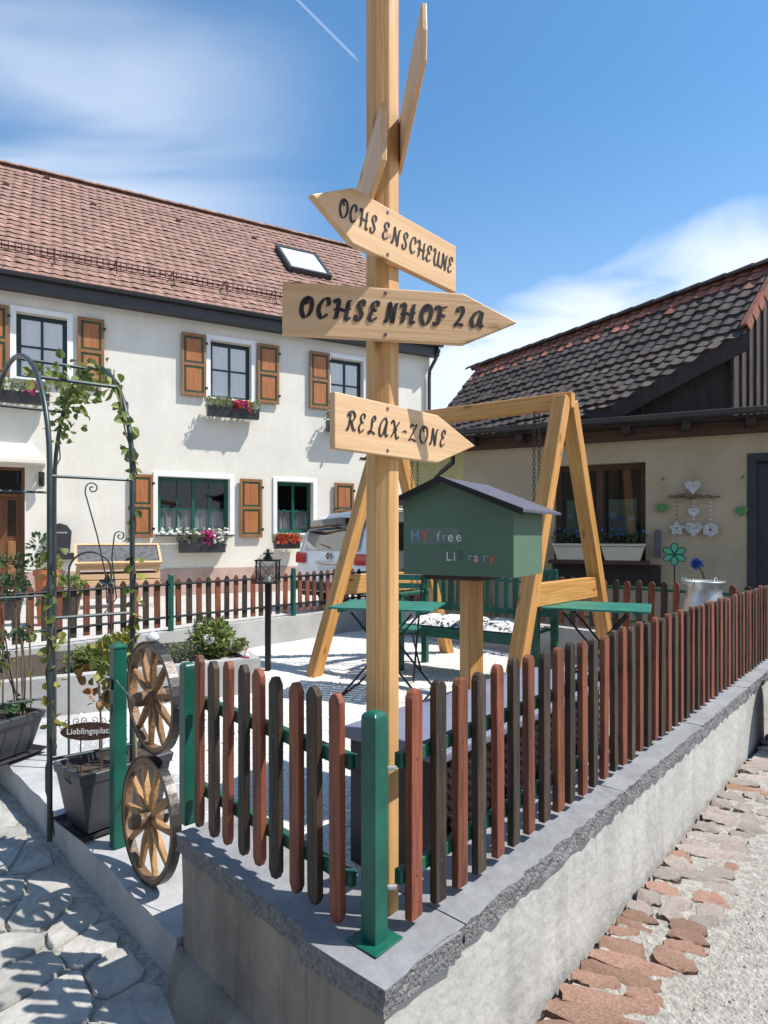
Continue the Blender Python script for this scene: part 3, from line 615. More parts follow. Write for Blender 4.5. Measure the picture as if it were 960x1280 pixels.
m.build('post', 'pine', post, Matrix.Translation(PC + Vector((0, 0, ZC + .002))), bevel=.002, seg=2)
def sign(P, dx, us, z0, z1, label, tipside, text=None, uspan=None, hh=.5, weight=.2, screws=True, tipz=.5, spans=None, mat='board', th=.009):
    """us = (tip, shoulder, end) pixel columns on the board's plane"""
    P = Vector(P); T = [hit(u, P, dx) for u in us] if us[0] > -900 else us[1]
    mx = frame(P, dx, 0); tip, sh_, en = T
    if tip > en: prof = [(en, z0), (sh_, z0), (tip, z0 + (z1 - z0) * tipz), (sh_, z1), (en, z1)]
    else: prof = [(tip, z0 + (z1 - z0) * tipz), (sh_, z0), (en, z0), (en, z1), (sh_, z1)]
    b = MB().prism(prof, 'y', -th, th).build('sign_board', mat, post, mx, bevel=.0025, seg=2); b['label'] = label
    if text:
        sp = [(hit(u0, P, dx), hit(u1, P, dx)) for u0, u1 in spans]
        brush(text, sp, (z0 + z1) / 2 + .004, (z1 - z0) * hh, -th - .0012, weight).build('lettering', 'ink', b, mx)
    if screws:
        tc_ = hit(481, P, dx)
        for z in (z0 + .013, z1 - .013):
            m = MB(); m.cyl((tc_, -th - .0015, z), (tc_, -th + .002, z), .0042, n=10); m.build('screw', 'screw', b, mx)
    return b
RD = uni(.68, .733)
sign((.033, 1.565), RD, (387, 438, 567), 1.975, 2.104, 'arrow board pointing left, lettered OCHSENSCHEUNE', -1, 'OCHSENSCHEUNE',
     spans=[(421, 432), (434, 443), (445.5, 457), (459.5, 468), (475, 484), (486, 497.5), (499.5, 507), (509, 517), (518, 528.5), (529.5, 537), (538, 547), (547.5, 556), (556.5, 563)], hh=.335, weight=.155)
sign((-.004, 1.545), uni(.985, .174), (645, 578, 353), 1.783, 1.911, 'arrow board pointing right, lettered OCHSENHOF 2a', 1, 'OCHSENHOF2a',
     spans=[(376, 391), (397, 413), (416, 439), (444, 456), (461, 474), (481, 496), (499, 519), (525, 539), (542, 557), (568, 580), (587, 604)], hh=.37, weight=.24)
sign((.033, 1.565), RD, (591, 544, 415), 1.496, 1.624, 'pale arrow board pointing right, lettered RELAX-ZONE', 1, 'RELAX-ZONE',
     spans=[(430, 442), (445, 454), (457, 467), (470, 482), (485, 496), (498, 505), (508, 518), (521, 532), (534, 544), (547, 554)], hh=.345, weight=.15)
sign((0.0, 1.35), uni(-.2, .98), (-999, (.42, .34, 0.0)), 2.112, 2.240, 'arrow board seen edge-on from its shaded side, pointing away', 1, screws=False, th=.007)
sign((.0445, 1.60), uni(-.10, .995), (-999, (-.362, -.355, 0.04)), 2.248, 2.366, 'highest arrow board seen edge-on, jutting towards the viewer', 1, screws=False, th=.006)
# ------------------------------------------------------------------ little library on its post
LBc = Vector((.571, 2.75, 0)); fd = uni(-.85, .53); sdv = uni(.53, .85)          # nearest vertical edge, front direction, side direction
fd3, sd3 = Vector((fd.x, fd.y, 0)), Vector((sd.x, sd.y, 0)) if False else Vector((sdv.x, sdv.y, 0))
lib = thing('book_box', 'dark green free library box with a felt gable roof on a timber post', 'library box', LBc + fd3 * .28 + sd3 * .2)
Zb, Ze, El, Zr, AX = 1.115, 1.425, 1.472, 1.560, -.338; Wf, Ds = .56, .40
mx = frame(LBc, -fd3, 0)      # local x to the right along the front, y into the box (front at y=0 .. Ds)
ml = Matrix(((-fd3.x, sd3.x, 0, LBc.x), (-fd3.y, sd3.y, 0, LBc.y), (0, 0, 1, 0), (0, 0, 0, 1)))
m = MB(); m.prism([(-Wf, Zb), (0, Zb), (0, Ze), (AX, Zr), (-Wf, El)], 'y', 0, .014); m.build('front_panel', 'library_green', lib, ml)
m = MB(); m.prism([(-Wf, Zb), (0, Zb), (0, Ze), (AX, Zr), (-Wf, El)], 'y', Ds - .014, Ds); m.build('back_panel', 'library_green', lib, ml)
for x0 in (-.0142, -Wf + .0002): MB().box(x0, x0 + .014, .0145, Ds - .0145, Zb, Ze - .006).build('side_panel', 'library_green', lib, ml)
MB().box(-Wf + .015, -.015, .015, Ds - .015, Zb + .002, Zb + .016).build('floor_panel', 'library_green', lib, ml)
MB().box(-Wf + .1, -.17, .02, .32, Zb - .022, Zb - .001).build('support_board', 'brown_beam', lib, ml)
for s in (-1, 1):
    hw_, ze_ = (-AX, Ze) if s > 0 else (Wf + AX, El); sl = (Zr - ze_) / hw_
    m = MB(); o_ = .06; xe = AX + s * (hw_ + o_); ze = Zr - sl * (hw_ + o_); t = .012
    m.prism([(AX, Zr + .003), (xe, ze + .003), (xe, ze + .003 + t), (AX, Zr + .003 + t)][::s], 'y', -.055, Ds + .12)
    rf = m.build('roof_panel', 'felt', lib, ml)
    m = MB(); m.prism([(AX, Zr - .006), (xe + s * .004, ze - .012), (xe + s * .004, ze + .006 + t), (AX, Zr + .006 + t)][::s], 'y', -.0605, -.056); m.build('edge_strip', 'felt_edge', rf, ml)
beam('post', LBc + fd3 * .29 + sd3 * .2 + Vector((0, 0, -.05)), LBc + fd3 * .29 + sd3 * .2 + Vector((0, 0, Zb - .023)), .085, .085, 'larch', lib, roll=.5)
fnt = None
def letters(txts, parent, zc, size):
    for ch, x, z, mt in txts:
        cu = bpy.data.curves.new('letter', 'FONT'); cu.body = ch; cu.size = size; cu.extrude = .0006; cu.offset = .0004; cu.resolution_u = 3
        o = bpy.data.objects.new('letter', cu); col.objects.link(o); dg = bpy.context.evaluated_depsgraph_get(); me = bpy.data.meshes.new_from_object(o.evaluated_get(dg)); bpy.data.objects.remove(o)
        me.materials.clear(); me.materials.append(MATS[mt])
        put('letter', me, parent, ml @ Matrix.Translation((x, -.0024, z)) @ Matrix.Rotation(math.radians(90), 4, 'X'))
fpn = [o for o in lib.children if o.name.startswith('front_panel')][0]
MB().box(-Wf + .035, -Wf + .295, -.0010, -.0002, 1.262, 1.338).build('tape_strip', 'tape', fpn, ml)
letters([('M', -.520, 1.28, 'blue_sticker'), ('Y', -.462, 1.28, 'red_sticker'), ('f', -.378, 1.275, 'lilac_sticker'), ('r', -.350, 1.275, 'blue_sticker'), ('e', -.322, 1.275, 'pale_sticker'), ('e', -.280, 1.275, 'pale_sticker')], fpn, 0, .066)
letters([('L', -.330, 1.185, 'pale_sticker'), ('i', -.292, 1.185, 'pale_sticker'), ('b', -.268, 1.190, 'dark_sticker'), ('r', -.218, 1.185, 'blue_sticker'), ('a', -.190, 1.183, 'pink_sticker'), ('r', -.145, 1.185, 'blue_sticker'), ('y', -.112, 1.183, 'red_sticker')], fpn, 0, .060)
# ------------------------------------------------------------------ storage box behind the long fence
SB = Vector((.05, 2.72, 0)); sb = thing('storage_box', 'long dark woven storage box with a grey-blue lid behind the fence', 'storage box', SB + r3 * .5 + nr * .22)
m = MB(); m.M = frame(SB, r3, 0); m.box(-.30, 1.12, -.45, -.02, .01, .50); bd = m.build('body', 'rattan', sb)
m = MB(); m.M = frame(SB, r3, 0)
for i in range(24):
    for j in range(46):
        x = -.30 + 1.42 * (j + .5) / 46; z = .02 + .47 * (i + .5) / 24
        if (i + j) % 2: m.box(x - .014, x + .014, -.4545, -.4502, z - .0085, z + .0085)
wv = m.build('weave', 'rattan', bd); wv['kind'] = 'stuff'
m = MB(); m.M = frame(SB, r3, 0); m.prism([(-.475, .50), (.0, .50), (.0, .548), (-.10, .562), (-.36, .556), (-.475, .535)], 'x', -.325, 1.145); m.build('lid', 'lid', sb, bevel=.008, seg=2)
# ------------------------------------------------------------------ swing frame
apL, apR = Vector((.05, 6.40, 2.44)), Vector((1.56, 5.37, 2.44)); spd = Vector((.68, .733, 0)); bd3 = (apR - apL).normalized()
sw = thing('swing_frame', 'large orange timber swing frame with two A-shaped ends behind the signpost', 'swing', (apL + apR) / 2 - Vector((0, 0, 2.44)))
for ap, hf, (f0, f1) in ((apL, .93, ((-.668, 5.79), (.72, 6.98))), (apR, .93, ((.93, 4.66), (2.20, 6.05)))):
    for s, ft in ((-1, f0), (1, f1)):
        top = ap + spd * s * .062 + Vector((0, 0, .02 + (.02 if s < 0 else 0))); bot = Vector((ft[0], ft[1], -.06)); beam('leg', bot, top, .125, .105, 'larch', sw, bevel=.006)
    cz = .80; t = (cz + .06) / 2.5
    A = Vector((f0[0], f0[1], 0)).lerp(ap, t); B = Vector((f1[0], f1[1], 0)).lerp(ap, t); A.z = B.z = cz + .03
    off = (-bd3 if ap is apL else bd3); off = Vector((off.x, off.y, 0)).normalized() * .0
    beam('cross_brace', A + off, B + off, .065, .185, 'larch', sw, bevel=.005)
beam('top_beam', apL - bd3 * .10 + Vector((0, 0, .02)), apR + bd3 * .07 + Vector((0, 0, .02)), .10, .135, 'larch', sw, bevel=.006)
lk = MB()
for i in range(10): a = 2 * math.pi * i / 10; 
def chain(p, z0):
    root = None; m = MB(); z = p.z; i = 0
    while z > z0:
        ex = Vector((1, 0, 0)) if i % 2 else Vector((0, 1, 0)); c = Vector((p.x, p.y, z - .02))
        m.tube([c + ex * .011 * math.cos(q) + Vector((0, 0, 1)) * .022 * math.sin(q) for q in [2 * math.pi * k / 8 for k in range(8)]], .0035, 5, closed=True); z -= .034; i += 1
    return m
for f_ in (.17, .86):
    p = apL.lerp(apR, f_); 
    for dd in (-.045, .045): chain(Vector((p.x, p.y, 2.40)) + spd * dd, .80).build('chain', 'iron', sw)
# ------------------------------------------------------------------ green bench with cushion under the swing
bc = Vector((.86, 5.86, 0)); be = Vector((bd3.x, bd3.y, 0)).normalized(); bn = Vector((-spd.x, -spd.y, 0))       # along, towards the viewer
bench = thing('garden_bench', 'dark green slatted bench with high back under the swing beam', 'bench', bc)
mb = frame(bc, be, 0)        # local x along, y backwards (away)
BLn = .68
for sx in (-1, 1):
    for yy, zt in ((-.25, .72), (.22, 1.0)): m = MB().box(sx * BLn - .03, sx * BLn + .03, yy - .03, yy + .03, 0.0, zt); m.build('leg', 'green_wood', bench, mb, bevel=.004)
    MB().box(sx * BLn - .04, sx * BLn + .04, -.30, .24, .722, .75).build('armrest', 'green_wood', bench, mb, bevel=.005)
MB().box(-BLn + .031, BLn - .031, -.275, -.245, .36, .455).build('front_rail', 'green_wood', bench, mb, bevel=.003)
for k in range(5): MB().box(-BLn + .032, BLn - .032, -.24 + k * .092, -.24 + k * .092 + .075, .44, .462).build('seat_slat', 'green_wood', bench, mb, bevel=.003)
for z in (.56, .93): MB().box(-BLn + .031, BLn - .031, .205, .235, z, z + .06).build('back_rail', 'green_wood', bench, mb, bevel=.003)
for k in range(13): x = -BLn + .10 + k * .0965; MB().box(x, x + .045, .212, .228, .621, .929).build('back_slat', 'green_wood', bench, mb, bevel=.002)
m = MB(); nx_, ny_ = 30, 10
vs = []
for s in (0, 1):
    for j in range(ny_ + 1):
        for i in range(nx_ + 1):
            x, y = i / nx_, j / ny_; e = min(1, 8 * min(x, 1 - x)) * min(1, 5 * min(y, 1 - y)); q = abs(math.sin(x * math.pi * 5)) ** .4
            vs.append((-BLn + .05 + x * (2 * BLn - .1), -.275 + y * .47, .466 + (s * .075 * (e ** .5) * (.6 + .4 * q) if s else 0)))
k0 = (nx_ + 1) * (ny_ + 1)
m.add(vs, [(k0 + j * (nx_ + 1) + i, k0 + j * (nx_ + 1) + i + 1, k0 + (j + 1) * (nx_ + 1) + i + 1, k0 + (j + 1) * (nx_ + 1) + i) for j in range(ny_) for i in range(nx_)] + [(j * (nx_ + 1) + i, (j + 1) * (nx_ + 1) + i, (j + 1) * (nx_ + 1) + i + 1, j * (nx_ + 1) + i + 1) for j in range(ny_) for i in range(nx_)])
tag(m.build('seat_cushion', 'cushion', None, mb, smooth=True), 'black and white patterned cushion lying on the green bench', 'cushion')
# ------------------------------------------------------------------ folding bistro tables and a chair
def table(label, c, ang, Lx, Ly, zt):
    root = thing('folding_table', label, 'table', c, 'green folding bistro tables'); mt = Matrix.Translation(c) @ Matrix.Rotation(ang, 4, 'Z')
    n = 9
    for k in range(n): y = -Ly / 2 + Ly * k / n; MB().box(-Lx / 2, Lx / 2, y + .004, y + Ly / n - .004, zt - .016, zt).build('slat', 'teal_slat', root, mt, bevel=.002)
    for x in (-Lx * .38, Lx * .38): MB().box(x - .02, x + .02, -Ly / 2, Ly / 2, zt - .04, zt - .0165).build('batten', 'green_wood', root, mt)
    for y in (-Ly * .4, Ly * .4):
        MB().tube([mt @ Vector((-Lx * .40, y, .012)), mt @ Vector((Lx * .30, y, zt - .045))], .0095, 6).build('leg', 'black_metal', root)
        MB().tube([mt @ Vector((Lx * .40, y * .92, .012)), mt @ Vector((-Lx * .30, y * .92, zt - .045))], .0095, 6).build('leg', 'black_metal', root)
    for x in (-Lx * .40, Lx * .40): MB().tube([mt @ Vector((x, -Ly * .4, .012)), mt @ Vector((x, Ly * .4, .012))], .0095, 6).build('foot_bar', 'black_metal', root)
    MB().tube([mt @ Vector((0, -Ly * .4, zt * .5)), mt @ Vector((0, Ly * .4, zt * .5))], .008, 6).build('spreader', 'black_metal', root)
    return root
table('green slatted folding table left of centre, half hidden by the signpost', Vector((.04, 5.15, 0)), -.28, .84, .62, .735)
table('green slatted folding table on the right, in front of the swing leg', Vector((1.74, 5.08, 0)), -.42, .80, .62, .735)
ch = thing('folding_chair', 'green folding chair with slatted seat behind the left-hand table', 'chair', Vector((.12, 5.78, 0))); mc = Matrix.Translation((.12, 5.78, 0)) @ Matrix.Rotation(-.25, 4, 'Z')
for k in range(5): MB().box(-.20, .20, -.2 + k * .08, -.2 + k * .08 + .07, .44, .455).build('seat_slat', 'teal_slat', ch, mc)
for z in (.80, .88): MB().box(-.22, .22, .20, .215, z, z + .05).build('back_slat', 'teal_slat', ch, mc)
for x in (-.2, .2):
    MB().tube([mc @ Vector((x, -.22, .01)), mc @ Vector((x, .215, .94))], .009, 6).build('leg', 'black_metal', ch); MB().tube([mc @ Vector((x * .92, .22, .01)), mc @ Vector((x * .92, -.2, .44))], .009, 6).build('leg', 'black_metal', ch)
# ------------------------------------------------------------------ back walls and fences
bw = thing('boundary_wall', 'low grey concrete wall at the back of the gravel, below the car', 'wall', PL(3, LB))
bar(PL(-.6, LB), r3, -l3 * 1.0, LA + .6, .16, -.3, .30, .3, .002, nz=2).build('wall_face', 'grey_wall', bw)
bw2 = thing('boundary_wall', 'low shaded concrete wall under the dark fence in front of the barn', 'wall', PL(LA, 3))
bar(PL(LA, .0), l3, -r3 * 1.0, LB - .16, .16, -.3, .3305, .3, .002, nz=2).build('wall_face', 'grey_wall', bw2)
fb = fence('picket fence with black round rails at the back, in front of the white house', PL(-.6, LB - .08), r3, l3, .05, LA + .5, .122, .345, .50, .062, .018, 1, (.79, .445), 'black_metal', .026, .0, railoff=.028, railround=True)
for t in (2.62, 4.3):
    q = PL(-.6, LB - .08) + r3 * t - l3 * .0; post_round(fb, q - l3 * .045, r3, .30, .90, .045)
fc = fence('dark picket fence in the shade in front of the barn window', PL(LA - .08, .15), l3, r3, .05, LB - .35, .118, .375, .49, .062, .018, 0, (.79, .47), 'green_wood', .03, -.02, railoff=.0)
# ------------------------------------------------------------------ raised bed
RB0, RB1 = Vector((-3.05, 4.10, 0)), Vector((-1.03, 5.20, 0)); rbd = (RB1 - RB0).normalized(); rbn = Vector((-rbd.y, rbd.x, 0))
rb = thing('raised_bed', 'raised flower bed with smooth grey concrete sides', 'planting bed', RB0.lerp(RB1, .5))
bar(RB0, rbd, rbn, (RB1 - RB0).length, .10, -.2, .285, .2, .0015, nz=2).build('wall_face', 'grey_wall', rb)
e_ = RB1 + rbn * .1005; bar(e_ - rbd * .10 + rbd * .10, rbn, -rbd, 1.25, .10, -.2, .2845, .2, .0015, nz=2).build('wall_face', 'grey_wall', rb)
m = MB(); m.add([RB0 + rbn * .06 + Vector((0, 0, .25)), RB1 + rbn * .06 - rbd * .05 + Vector((0, 0, .25)), RB1 + rbn * 1.35 - rbd * .05 + Vector((0, 0, .25)), RB0 + rbn * 1.35 + Vector((0, 0, .25))], [(0, 1, 2, 3)]); m.build('soil', 'soil', rb)
def RBP(u, back, z=.25):
    t = hit(u, RB0 + rbn * back, rbd); p = RB0 + rbn * back + rbd * t; p.z = z; return p
def shrub(name, label, cat, p, r, mat, n, ln=.035, w=.018, stems=6, group=None, extra=()):
    p = Vector(p); root = thing(name, label, cat, p, group); m = MB()
    for _ in range(stems):
        q = p + Vector((R.uniform(-.7, .7) * r[0], R.uniform(-.7, .7) * r[1], r[2] * R.uniform(.9, 1.7))); m.tube(bez(p + Vector((R.uniform(-.03, .03), R.uniform(-.03, .03), -.02)), p.lerp(q, .5) + Vector((0, 0, .03)), q, 5), .004, 4)
    m.build('stem', 'stem', root); bl = []
    k = max(4, int(n / 60))
    for _ in range(k):
        d = rdir(.5); bl.append((p + Vector((d.x * r[0] * .62, d.y * r[1] * .62, r[2] * (.75 + d.z * .55))), (r[0] * .42, r[1] * .42, r[2] * .40), n // k))
    leaves('foliage', mat, root, bl, ln, w)
    return root
s1 = shrub('shrub', 'bushy green shrub with one white bloom in the raised bed', 'shrub', RBP(268, .35), (.19, .19, .19), 'leaf', 1100, .05, .02)
c_ = RBP(262, .22, .25 + .19)
m = MB()
for k in range(46):
    d = rdir(.2); m.leaf(c_ + d * .012, d, rdir(.2), .042, .026, .1)
m.build('bloom', 'petal_white', s1)
for k, (u, bk, mt, lab) in enumerate(((236, .28, 'leaf_grey', 'low silvery cushion plant beside the white flower'), (212, .30, 'leaf_grey', 'silvery trailing cushion plant behind the upper wheel'))):
    shrub('cushion_plant', lab, 'plant', RBP(u, bk), (.16, .16, .10), mt, 750, .022, .010)
shrub('cushion_plant', 'small green cushion plant at the right end of the raised bed', 'plant', RBP(300, .40), (.12, .12, .08), 'leaf', 380, .03, .014)
shrub('herb_bush', 'feathery rosemary bush with upright sprigs in the raised bed', 'plant', RBP(250, .62), (.10, .10, .20), 'leaf_dark', 620, .05, .007, 9)
shrub('grassy_clump', 'fresh green clump growing left of the green gate post', 'plant', RBP(112, .30), (.20, .17, .10), 'leaf', 900, .06, .012)
shrub('grassy_clump', 'small leafy clump behind the arch leg in the raised bed', 'plant', RBP(140, .55), (.16, .15, .12), 'leaf', 500, .05, .014)
shrub('yellow_plant', 'yellowing plant seen between the gate post and upper wheel', 'plant', RBP(160, .20), (.09, .09, .20), 'leaf_yellow', 420, .045, .02)
for u in (232, 254, 281):
    p = RBP(u, .12, .25); m = MB(); m.M = frame(p, rbd, .25); m.box(-.03, .03, -.001, .001, .01, .04); m.cyl((0, .003, -.03), (0, .003, .012), .002)
    tag(m.build('plant_label', 'ornament_white'), {232: 'leftmost', 254: 'middle', 281: 'rightmost'}[u] + ' of three small white plant labels on the raised bed edge', 'plant label', 'plant labels')
p = RBP(308, .05, .286); fg = thing('garden_figurine', 'tiny white and red figurine on the raised bed corner', 'figurine', p)
m = MB(); m.blob(p + Vector((0, 0, .022)), (.022, .020, .022), 8, 6); m.blob(p + Vector((0, 0, .055)), (.015, .015, .018), 8, 6); m.build('body', 'ornament_white', fg, smooth=True)
m = MB(); m.cyl(p + Vector((0, 0, .066)), p + Vector((.006, 0, .10)), .014, .001); m.build('hat', 'dot_red', fg); MB().box(p.x - .028, p.x + .028, p.y - .024, p.y - .012, p.z, p.z + .012).build('base', 'dot_red', fg)
# ------------------------------------------------------------------ lantern on a pole
lp_ = G(335, 838); ln_ = thing('garden_lantern', 'black metal lantern on a dark pole in the gravel', 'lantern', lp_)
zt = zat(729, lp_.y); MB().box(lp_.x - .026, lp_.x + .026, lp_.y - .026, lp_.y + .026, 0, zt).build('pole', 'black_metal', ln_, bevel=.003)
MB().box(lp_.x - .11, lp_.x + .11, lp_.y - .11, lp_.y + .11, zt + .001, zt + .016).build('base', 'black_metal', ln_, bevel=.002)
for sx in (-1, 1):
    for sy in (-1, 1): MB().box(lp_.x + sx * .095 - .006, lp_.x + sx * .095 + .006, lp_.y + sy * .095 - .006, lp_.y + sy * .095 + .006, zt + .017, zt + .215).build('corner_bar', 'black_metal', ln_)
MB().box(lp_.x - .11, lp_.x + .11, lp_.y - .11, lp_.y + .11, zt + .216, zt + .230).build('roof', 'black_metal', ln_, bevel=.002)
m = MB(); m.lathe([(.045, 0), (.045, .02), (.025, .03), (.025, .05), (.05, .052), (.05, .062), (.012, .064), (.012, .085), (.02, .09), (0, .10)], lp_ + Vector((0, 0, zt + .231)), 10); m.build('chimney', 'black_metal', ln_)
for k in range(4):
    a = k * math.pi / 2; ex, ey = Vector((math.cos(a), math.sin(a), 0)), Vector((-math.sin(a), math.cos(a), 0)); c_ = lp_ + ex * .094
    m = MB(); m.add([c_ - ey * .089 + Vector((0, 0, zt + .018)), c_ + ey * .089 + Vector((0, 0, zt + .018)), c_ + ey * .089 + Vector((0, 0, zt + .214)), c_ - ey * .089 + Vector((0, 0, zt + .214))], [(0, 1, 2, 3)]); pn = m.build('pane', 'lantern_glass', ln_)
    m = MB()
    for s in (-1, 1): m.tube([c_ + ex * .003 - ey * .088 * s + Vector((0, 0, zt + .02)), c_ + ex * .003 + ey * .088 * s + Vector((0, 0, zt + .212))], .003, 5)
    m.build('cross_wire', 'black_metal', pn)
MB().cyl(lp_ + Vector((0, 0, zt + .017)), lp_ + Vector((0, 0, zt + .075)), .03, n=12).build('candle', 'ornament_white', ln_)
# ------------------------------------------------------------------ rose arch
A0 = Vector((-1.42, 2.65, 0)); off = Vector((.27, .20, 0)); span = 1.15; spr, hr = 1.60, .575
arch = thing('rose_arch', 'dark tubular garden arch with two hoops, overgrown by vines', 'garden arch', A0 + l3 * .57)
def hoop(P):
    pts = [P + Vector((0, 0, .004 + i * .2)) for i in range(8)] + [P + l3 * (hr - hr * math.cos(a)) + Vector((0, 0, spr + hr * math.sin(a))) for a in [math.pi * i / 20 for i in range(21)]] + [P + l3 * span + Vector((0, 0, spr - i * .2)) for i in range(1, 8)] + [P + l3 * span + Vector((0, 0, .004))]
    return pts
HA, HB = hoop(A0), hoop(A0 + off)
for h_ in (HA, HB): MB().tube(h_, .0115, 8).build('hoop', 'trellis', arch, smooth=True)
for P in (A0, A0 + l3 * span):
    for z in (.35, .95, 1.555): MB().tube([P + Vector((0, 0, z)), P + off + Vector((0, 0, z))], .0075, 6).build('cross_bar', 'trellis', arch)
for i in (13, 18, 23): MB().tube([HA[i], HB[i]], .0085, 6).build('cross_bar', 'trellis', arch)
ex, ez = off.normalized(), Vector((0, 0, 1)); mid_ = A0 + off * .5
def scroll(c, r, tail, a0=0.0, k=1, th=.0032):
    sp_ = spiral(c, r, 1.35, ex, ez, 26, a0, k); return MB().tube([Vector(t) for t in tail] + sp_, th, 5)
q = mid_ + Vector((0, 0, 1.51)); scroll(q, .028, [mid_ + ex * .06 + ez * 1.0, mid_ + ex * .055 + ez * 1.12, mid_ + ex * .02 + ez * 1.30, q - ex * .030 - ez * .02], math.pi, -1).build('scroll', 'trellis', arch)
q = mid_ + ex * .115 + ez * 1.30; scroll(q, .024, [mid_ + ex * .02 + ez * .92, mid_ + ex * .10 + ez * 1.02, mid_ + ex * .08 + ez * 1.2, q - ex * .024 + ez * .005], math.pi, -1).build('scroll', 'trellis', arch)
q = mid_ + ex * .08 + ez * .64; scroll(q, .028, [mid_ + ex * .15 + ez * .3, mid_ + ex * .12 + ez * .45, mid_ + ex * .04 + ez * .56, q - ex * .028], math.pi, -1).build('scroll', 'trellis', arch)
q = mid_ - ex * .08 + ez * .28; scroll(q, .03, [mid_ + ex * .02 + ez * .06, mid_ - ex * .03 + ez * .15, q - ex * .03 - ez * .02], math.pi, -1).build('scroll', 'trellis', arch)
m = MB(); lc = mid_ + ex * .062 + ez * 1.09
for an, s in ((90, 1), (20, .95), (160, .95), (-35, .7), (215, .7)): d = ex * math.cos(math.radians(an)) + ez * math.sin(math.radians(an)); m.leaf(lc, d, Vector((0, -1, .1)), .042 * s, .026 * s)
m.build('iron_leaf', 'trellis', arch)
# vines
vine = thing('climbing_vine', 'green vine with rounded leaves climbing the arch', 'vine', A0 + off + Vector((0, 0, .0)))
vp = [A0 + off + Vector((.01 * math.sin(i * 1.3), .012 * math.cos(i * 1.7), .02 + i * .1)) for i in range(17)]; rest_ = [p + Vector((R.uniform(-.02, .02), R.uniform(-.02, .02), R.uniform(-.02, .02))) for p in HB[8:29]]
MB().tube(vp + rest_, .004, 5).build('stem', 'stem', vine)
vp2 = [A0 + Vector((.015 * math.sin(i * 1.5 + 1), .012 * math.cos(i * 1.2), .02 + i * .1)) for i in range(12)]
MB().tube(vp2, .0035, 5).build('stem', 'stem', vine)
m = MB()
def vleaf(m, p, s, n, spread):
    for _ in range(n):
        q = Vector(p) + rdir(0) * R.uniform(.1, 1) * spread; d = rdir(-.4); t = R.random()
        m.leaf(q, d, rdir(.9), s * R.uniform(.7, 1.3), s * R.uniform(.65, 1.05), t)
for i in range(24, 29): vleaf(m, HB[i], .05, 0, .06)
for i in range(8, 13): vleaf(m, HB[i], .046, 5, .05)
vleaf(m, HB[9] + l3 * .05, .046, 6, .06)
for k in range(10): vleaf(m, A0 + off + Vector((0, 0, .75 + k * .075)), .045, 2, .05)
for k in range(10): vleaf(m, A0 + Vector((0, 0, .75 + k * .055)), .045, 2, .07)
m.build('foliage', 'leaf', vine)
m = MB()
for i in range(16, 25): vleaf(m, HB[i] + Vector((0, 0, -.05)), .044, 15, .12)
vleaf(m, HB[20] + Vector((0, 0, -.10)), .045, 36, .11)
for i in range(14, 20): vleaf(m, HA[i] + off * .4 + Vector((0, 0, -.06)), .045, 7, .1)
m.build('foliage', 'leaf', vine)
m = MB()
for k in range(12): vleaf(m, A0 + off + Vector((0, 0, .55 + k * .06)), .045, 2, .06)
for k in range(8): vleaf(m, A0 + Vector((0, 0, .45 + k * .07)), .04, 3, .06)
vleaf(m, HB[13] + l3 * .03, .05, 8, .07)
f2 = m.build('foliage', 'leaf_yellow', vine); f2['label'] = 'yellowing leaves on the arch vine'
# ------------------------------------------------------------------ planters
def planter(label, c, dx, Lh, Wh, hh, tray=True, mat='pot_grey', group='dark planters on the slab'):
    root = thing('planter', label, 'planter', c, group); mx = frame(c, dx, c.z)
    z0 = .022 if tray else .002; k = .80
    def fr_(L0, W0, z): return [(-L0, -W0, z), (L0, -W0, z), (L0, W0, z), (-L0, W0, z)]
    rings = [fr_(Lh * k, Wh * k, z0), fr_(Lh * .97, Wh * .97, hh - .045), fr_(Lh * 1.0, Wh * 1.0, hh - .044), fr_(Lh * 1.03, Wh * 1.05, hh - .004), fr_(Lh * 1.01, Wh * 1.02, hh), fr_(Lh * .94, Wh * .92, hh), fr_(Lh * .90, Wh * .86, hh - .06)]
    v = [p for r_ in rings for p in r_]; fs = [(3, 2, 1, 0)] + [(j * 4 + i, j * 4 + (i + 1) % 4, (j + 1) * 4 + (i + 1) % 4, (j + 1) * 4 + i) for j in range(6) for i in range(4)]
    MB().add(v, fs).build('pot', mat, root, mx, bevel=.012, seg=3)
    MB().add(fr_(Lh * .93, Wh * .9, hh - .035), [(0, 1, 2, 3)]).build('soil', 'soil', root, mx)
    if tray:
        v = [p for r_ in (fr_(Lh * .92, Wh * .95, .002), fr_(Lh * 1.06, Wh * 1.12, .034), fr_(Lh * 1.03, Wh * 1.08, .034), fr_(Lh * .9, Wh * .93, .010)) for p in r_]
        MB().add(v, [(3, 2, 1, 0)] + [(j * 4 + i, j * 4 + (i + 1) % 4, (j + 1) * 4 + (i + 1) % 4, (j + 1) * 4 + i) for j in range(3) for i in range(4)] + [(12, 13, 14, 15)]).build('tray', 'anthracite', root, mx, bevel=.004)
    return root
pa = Vector((-1.235, 2.86, .005)); planter('dark grey planter with tray behind the green gate post', pa, r3, .21, .135, .285)
pbv = Vector((-2.42, 3.72, .005)); planter('dark grey planter with tray at the left edge of the picture', pbv, Vector((.93, -.36, 0)), .36, .15, .26)
pl = thing('potted_climber', 'yellow and rust coloured climber tied to canes in the planter', 'plant', pa + Vector((0, 0, .24)))
for dx_, dy_ in ((-.05, -.02), (.02, .04), (.09, .02), (.0, -.03)):
    p = pa + Vector((dx_, dy_, .24)); MB().tube(bez(p, p + Vector((0, 0, .22)), p + Vector((R.uniform(-.03, .03), R.uniform(-.03, .03), R.uniform(.36, .5))), 6), .005, 5).build('cane', 'cane', pl)
c_ = pa + Vector((-.03, 0, .24))
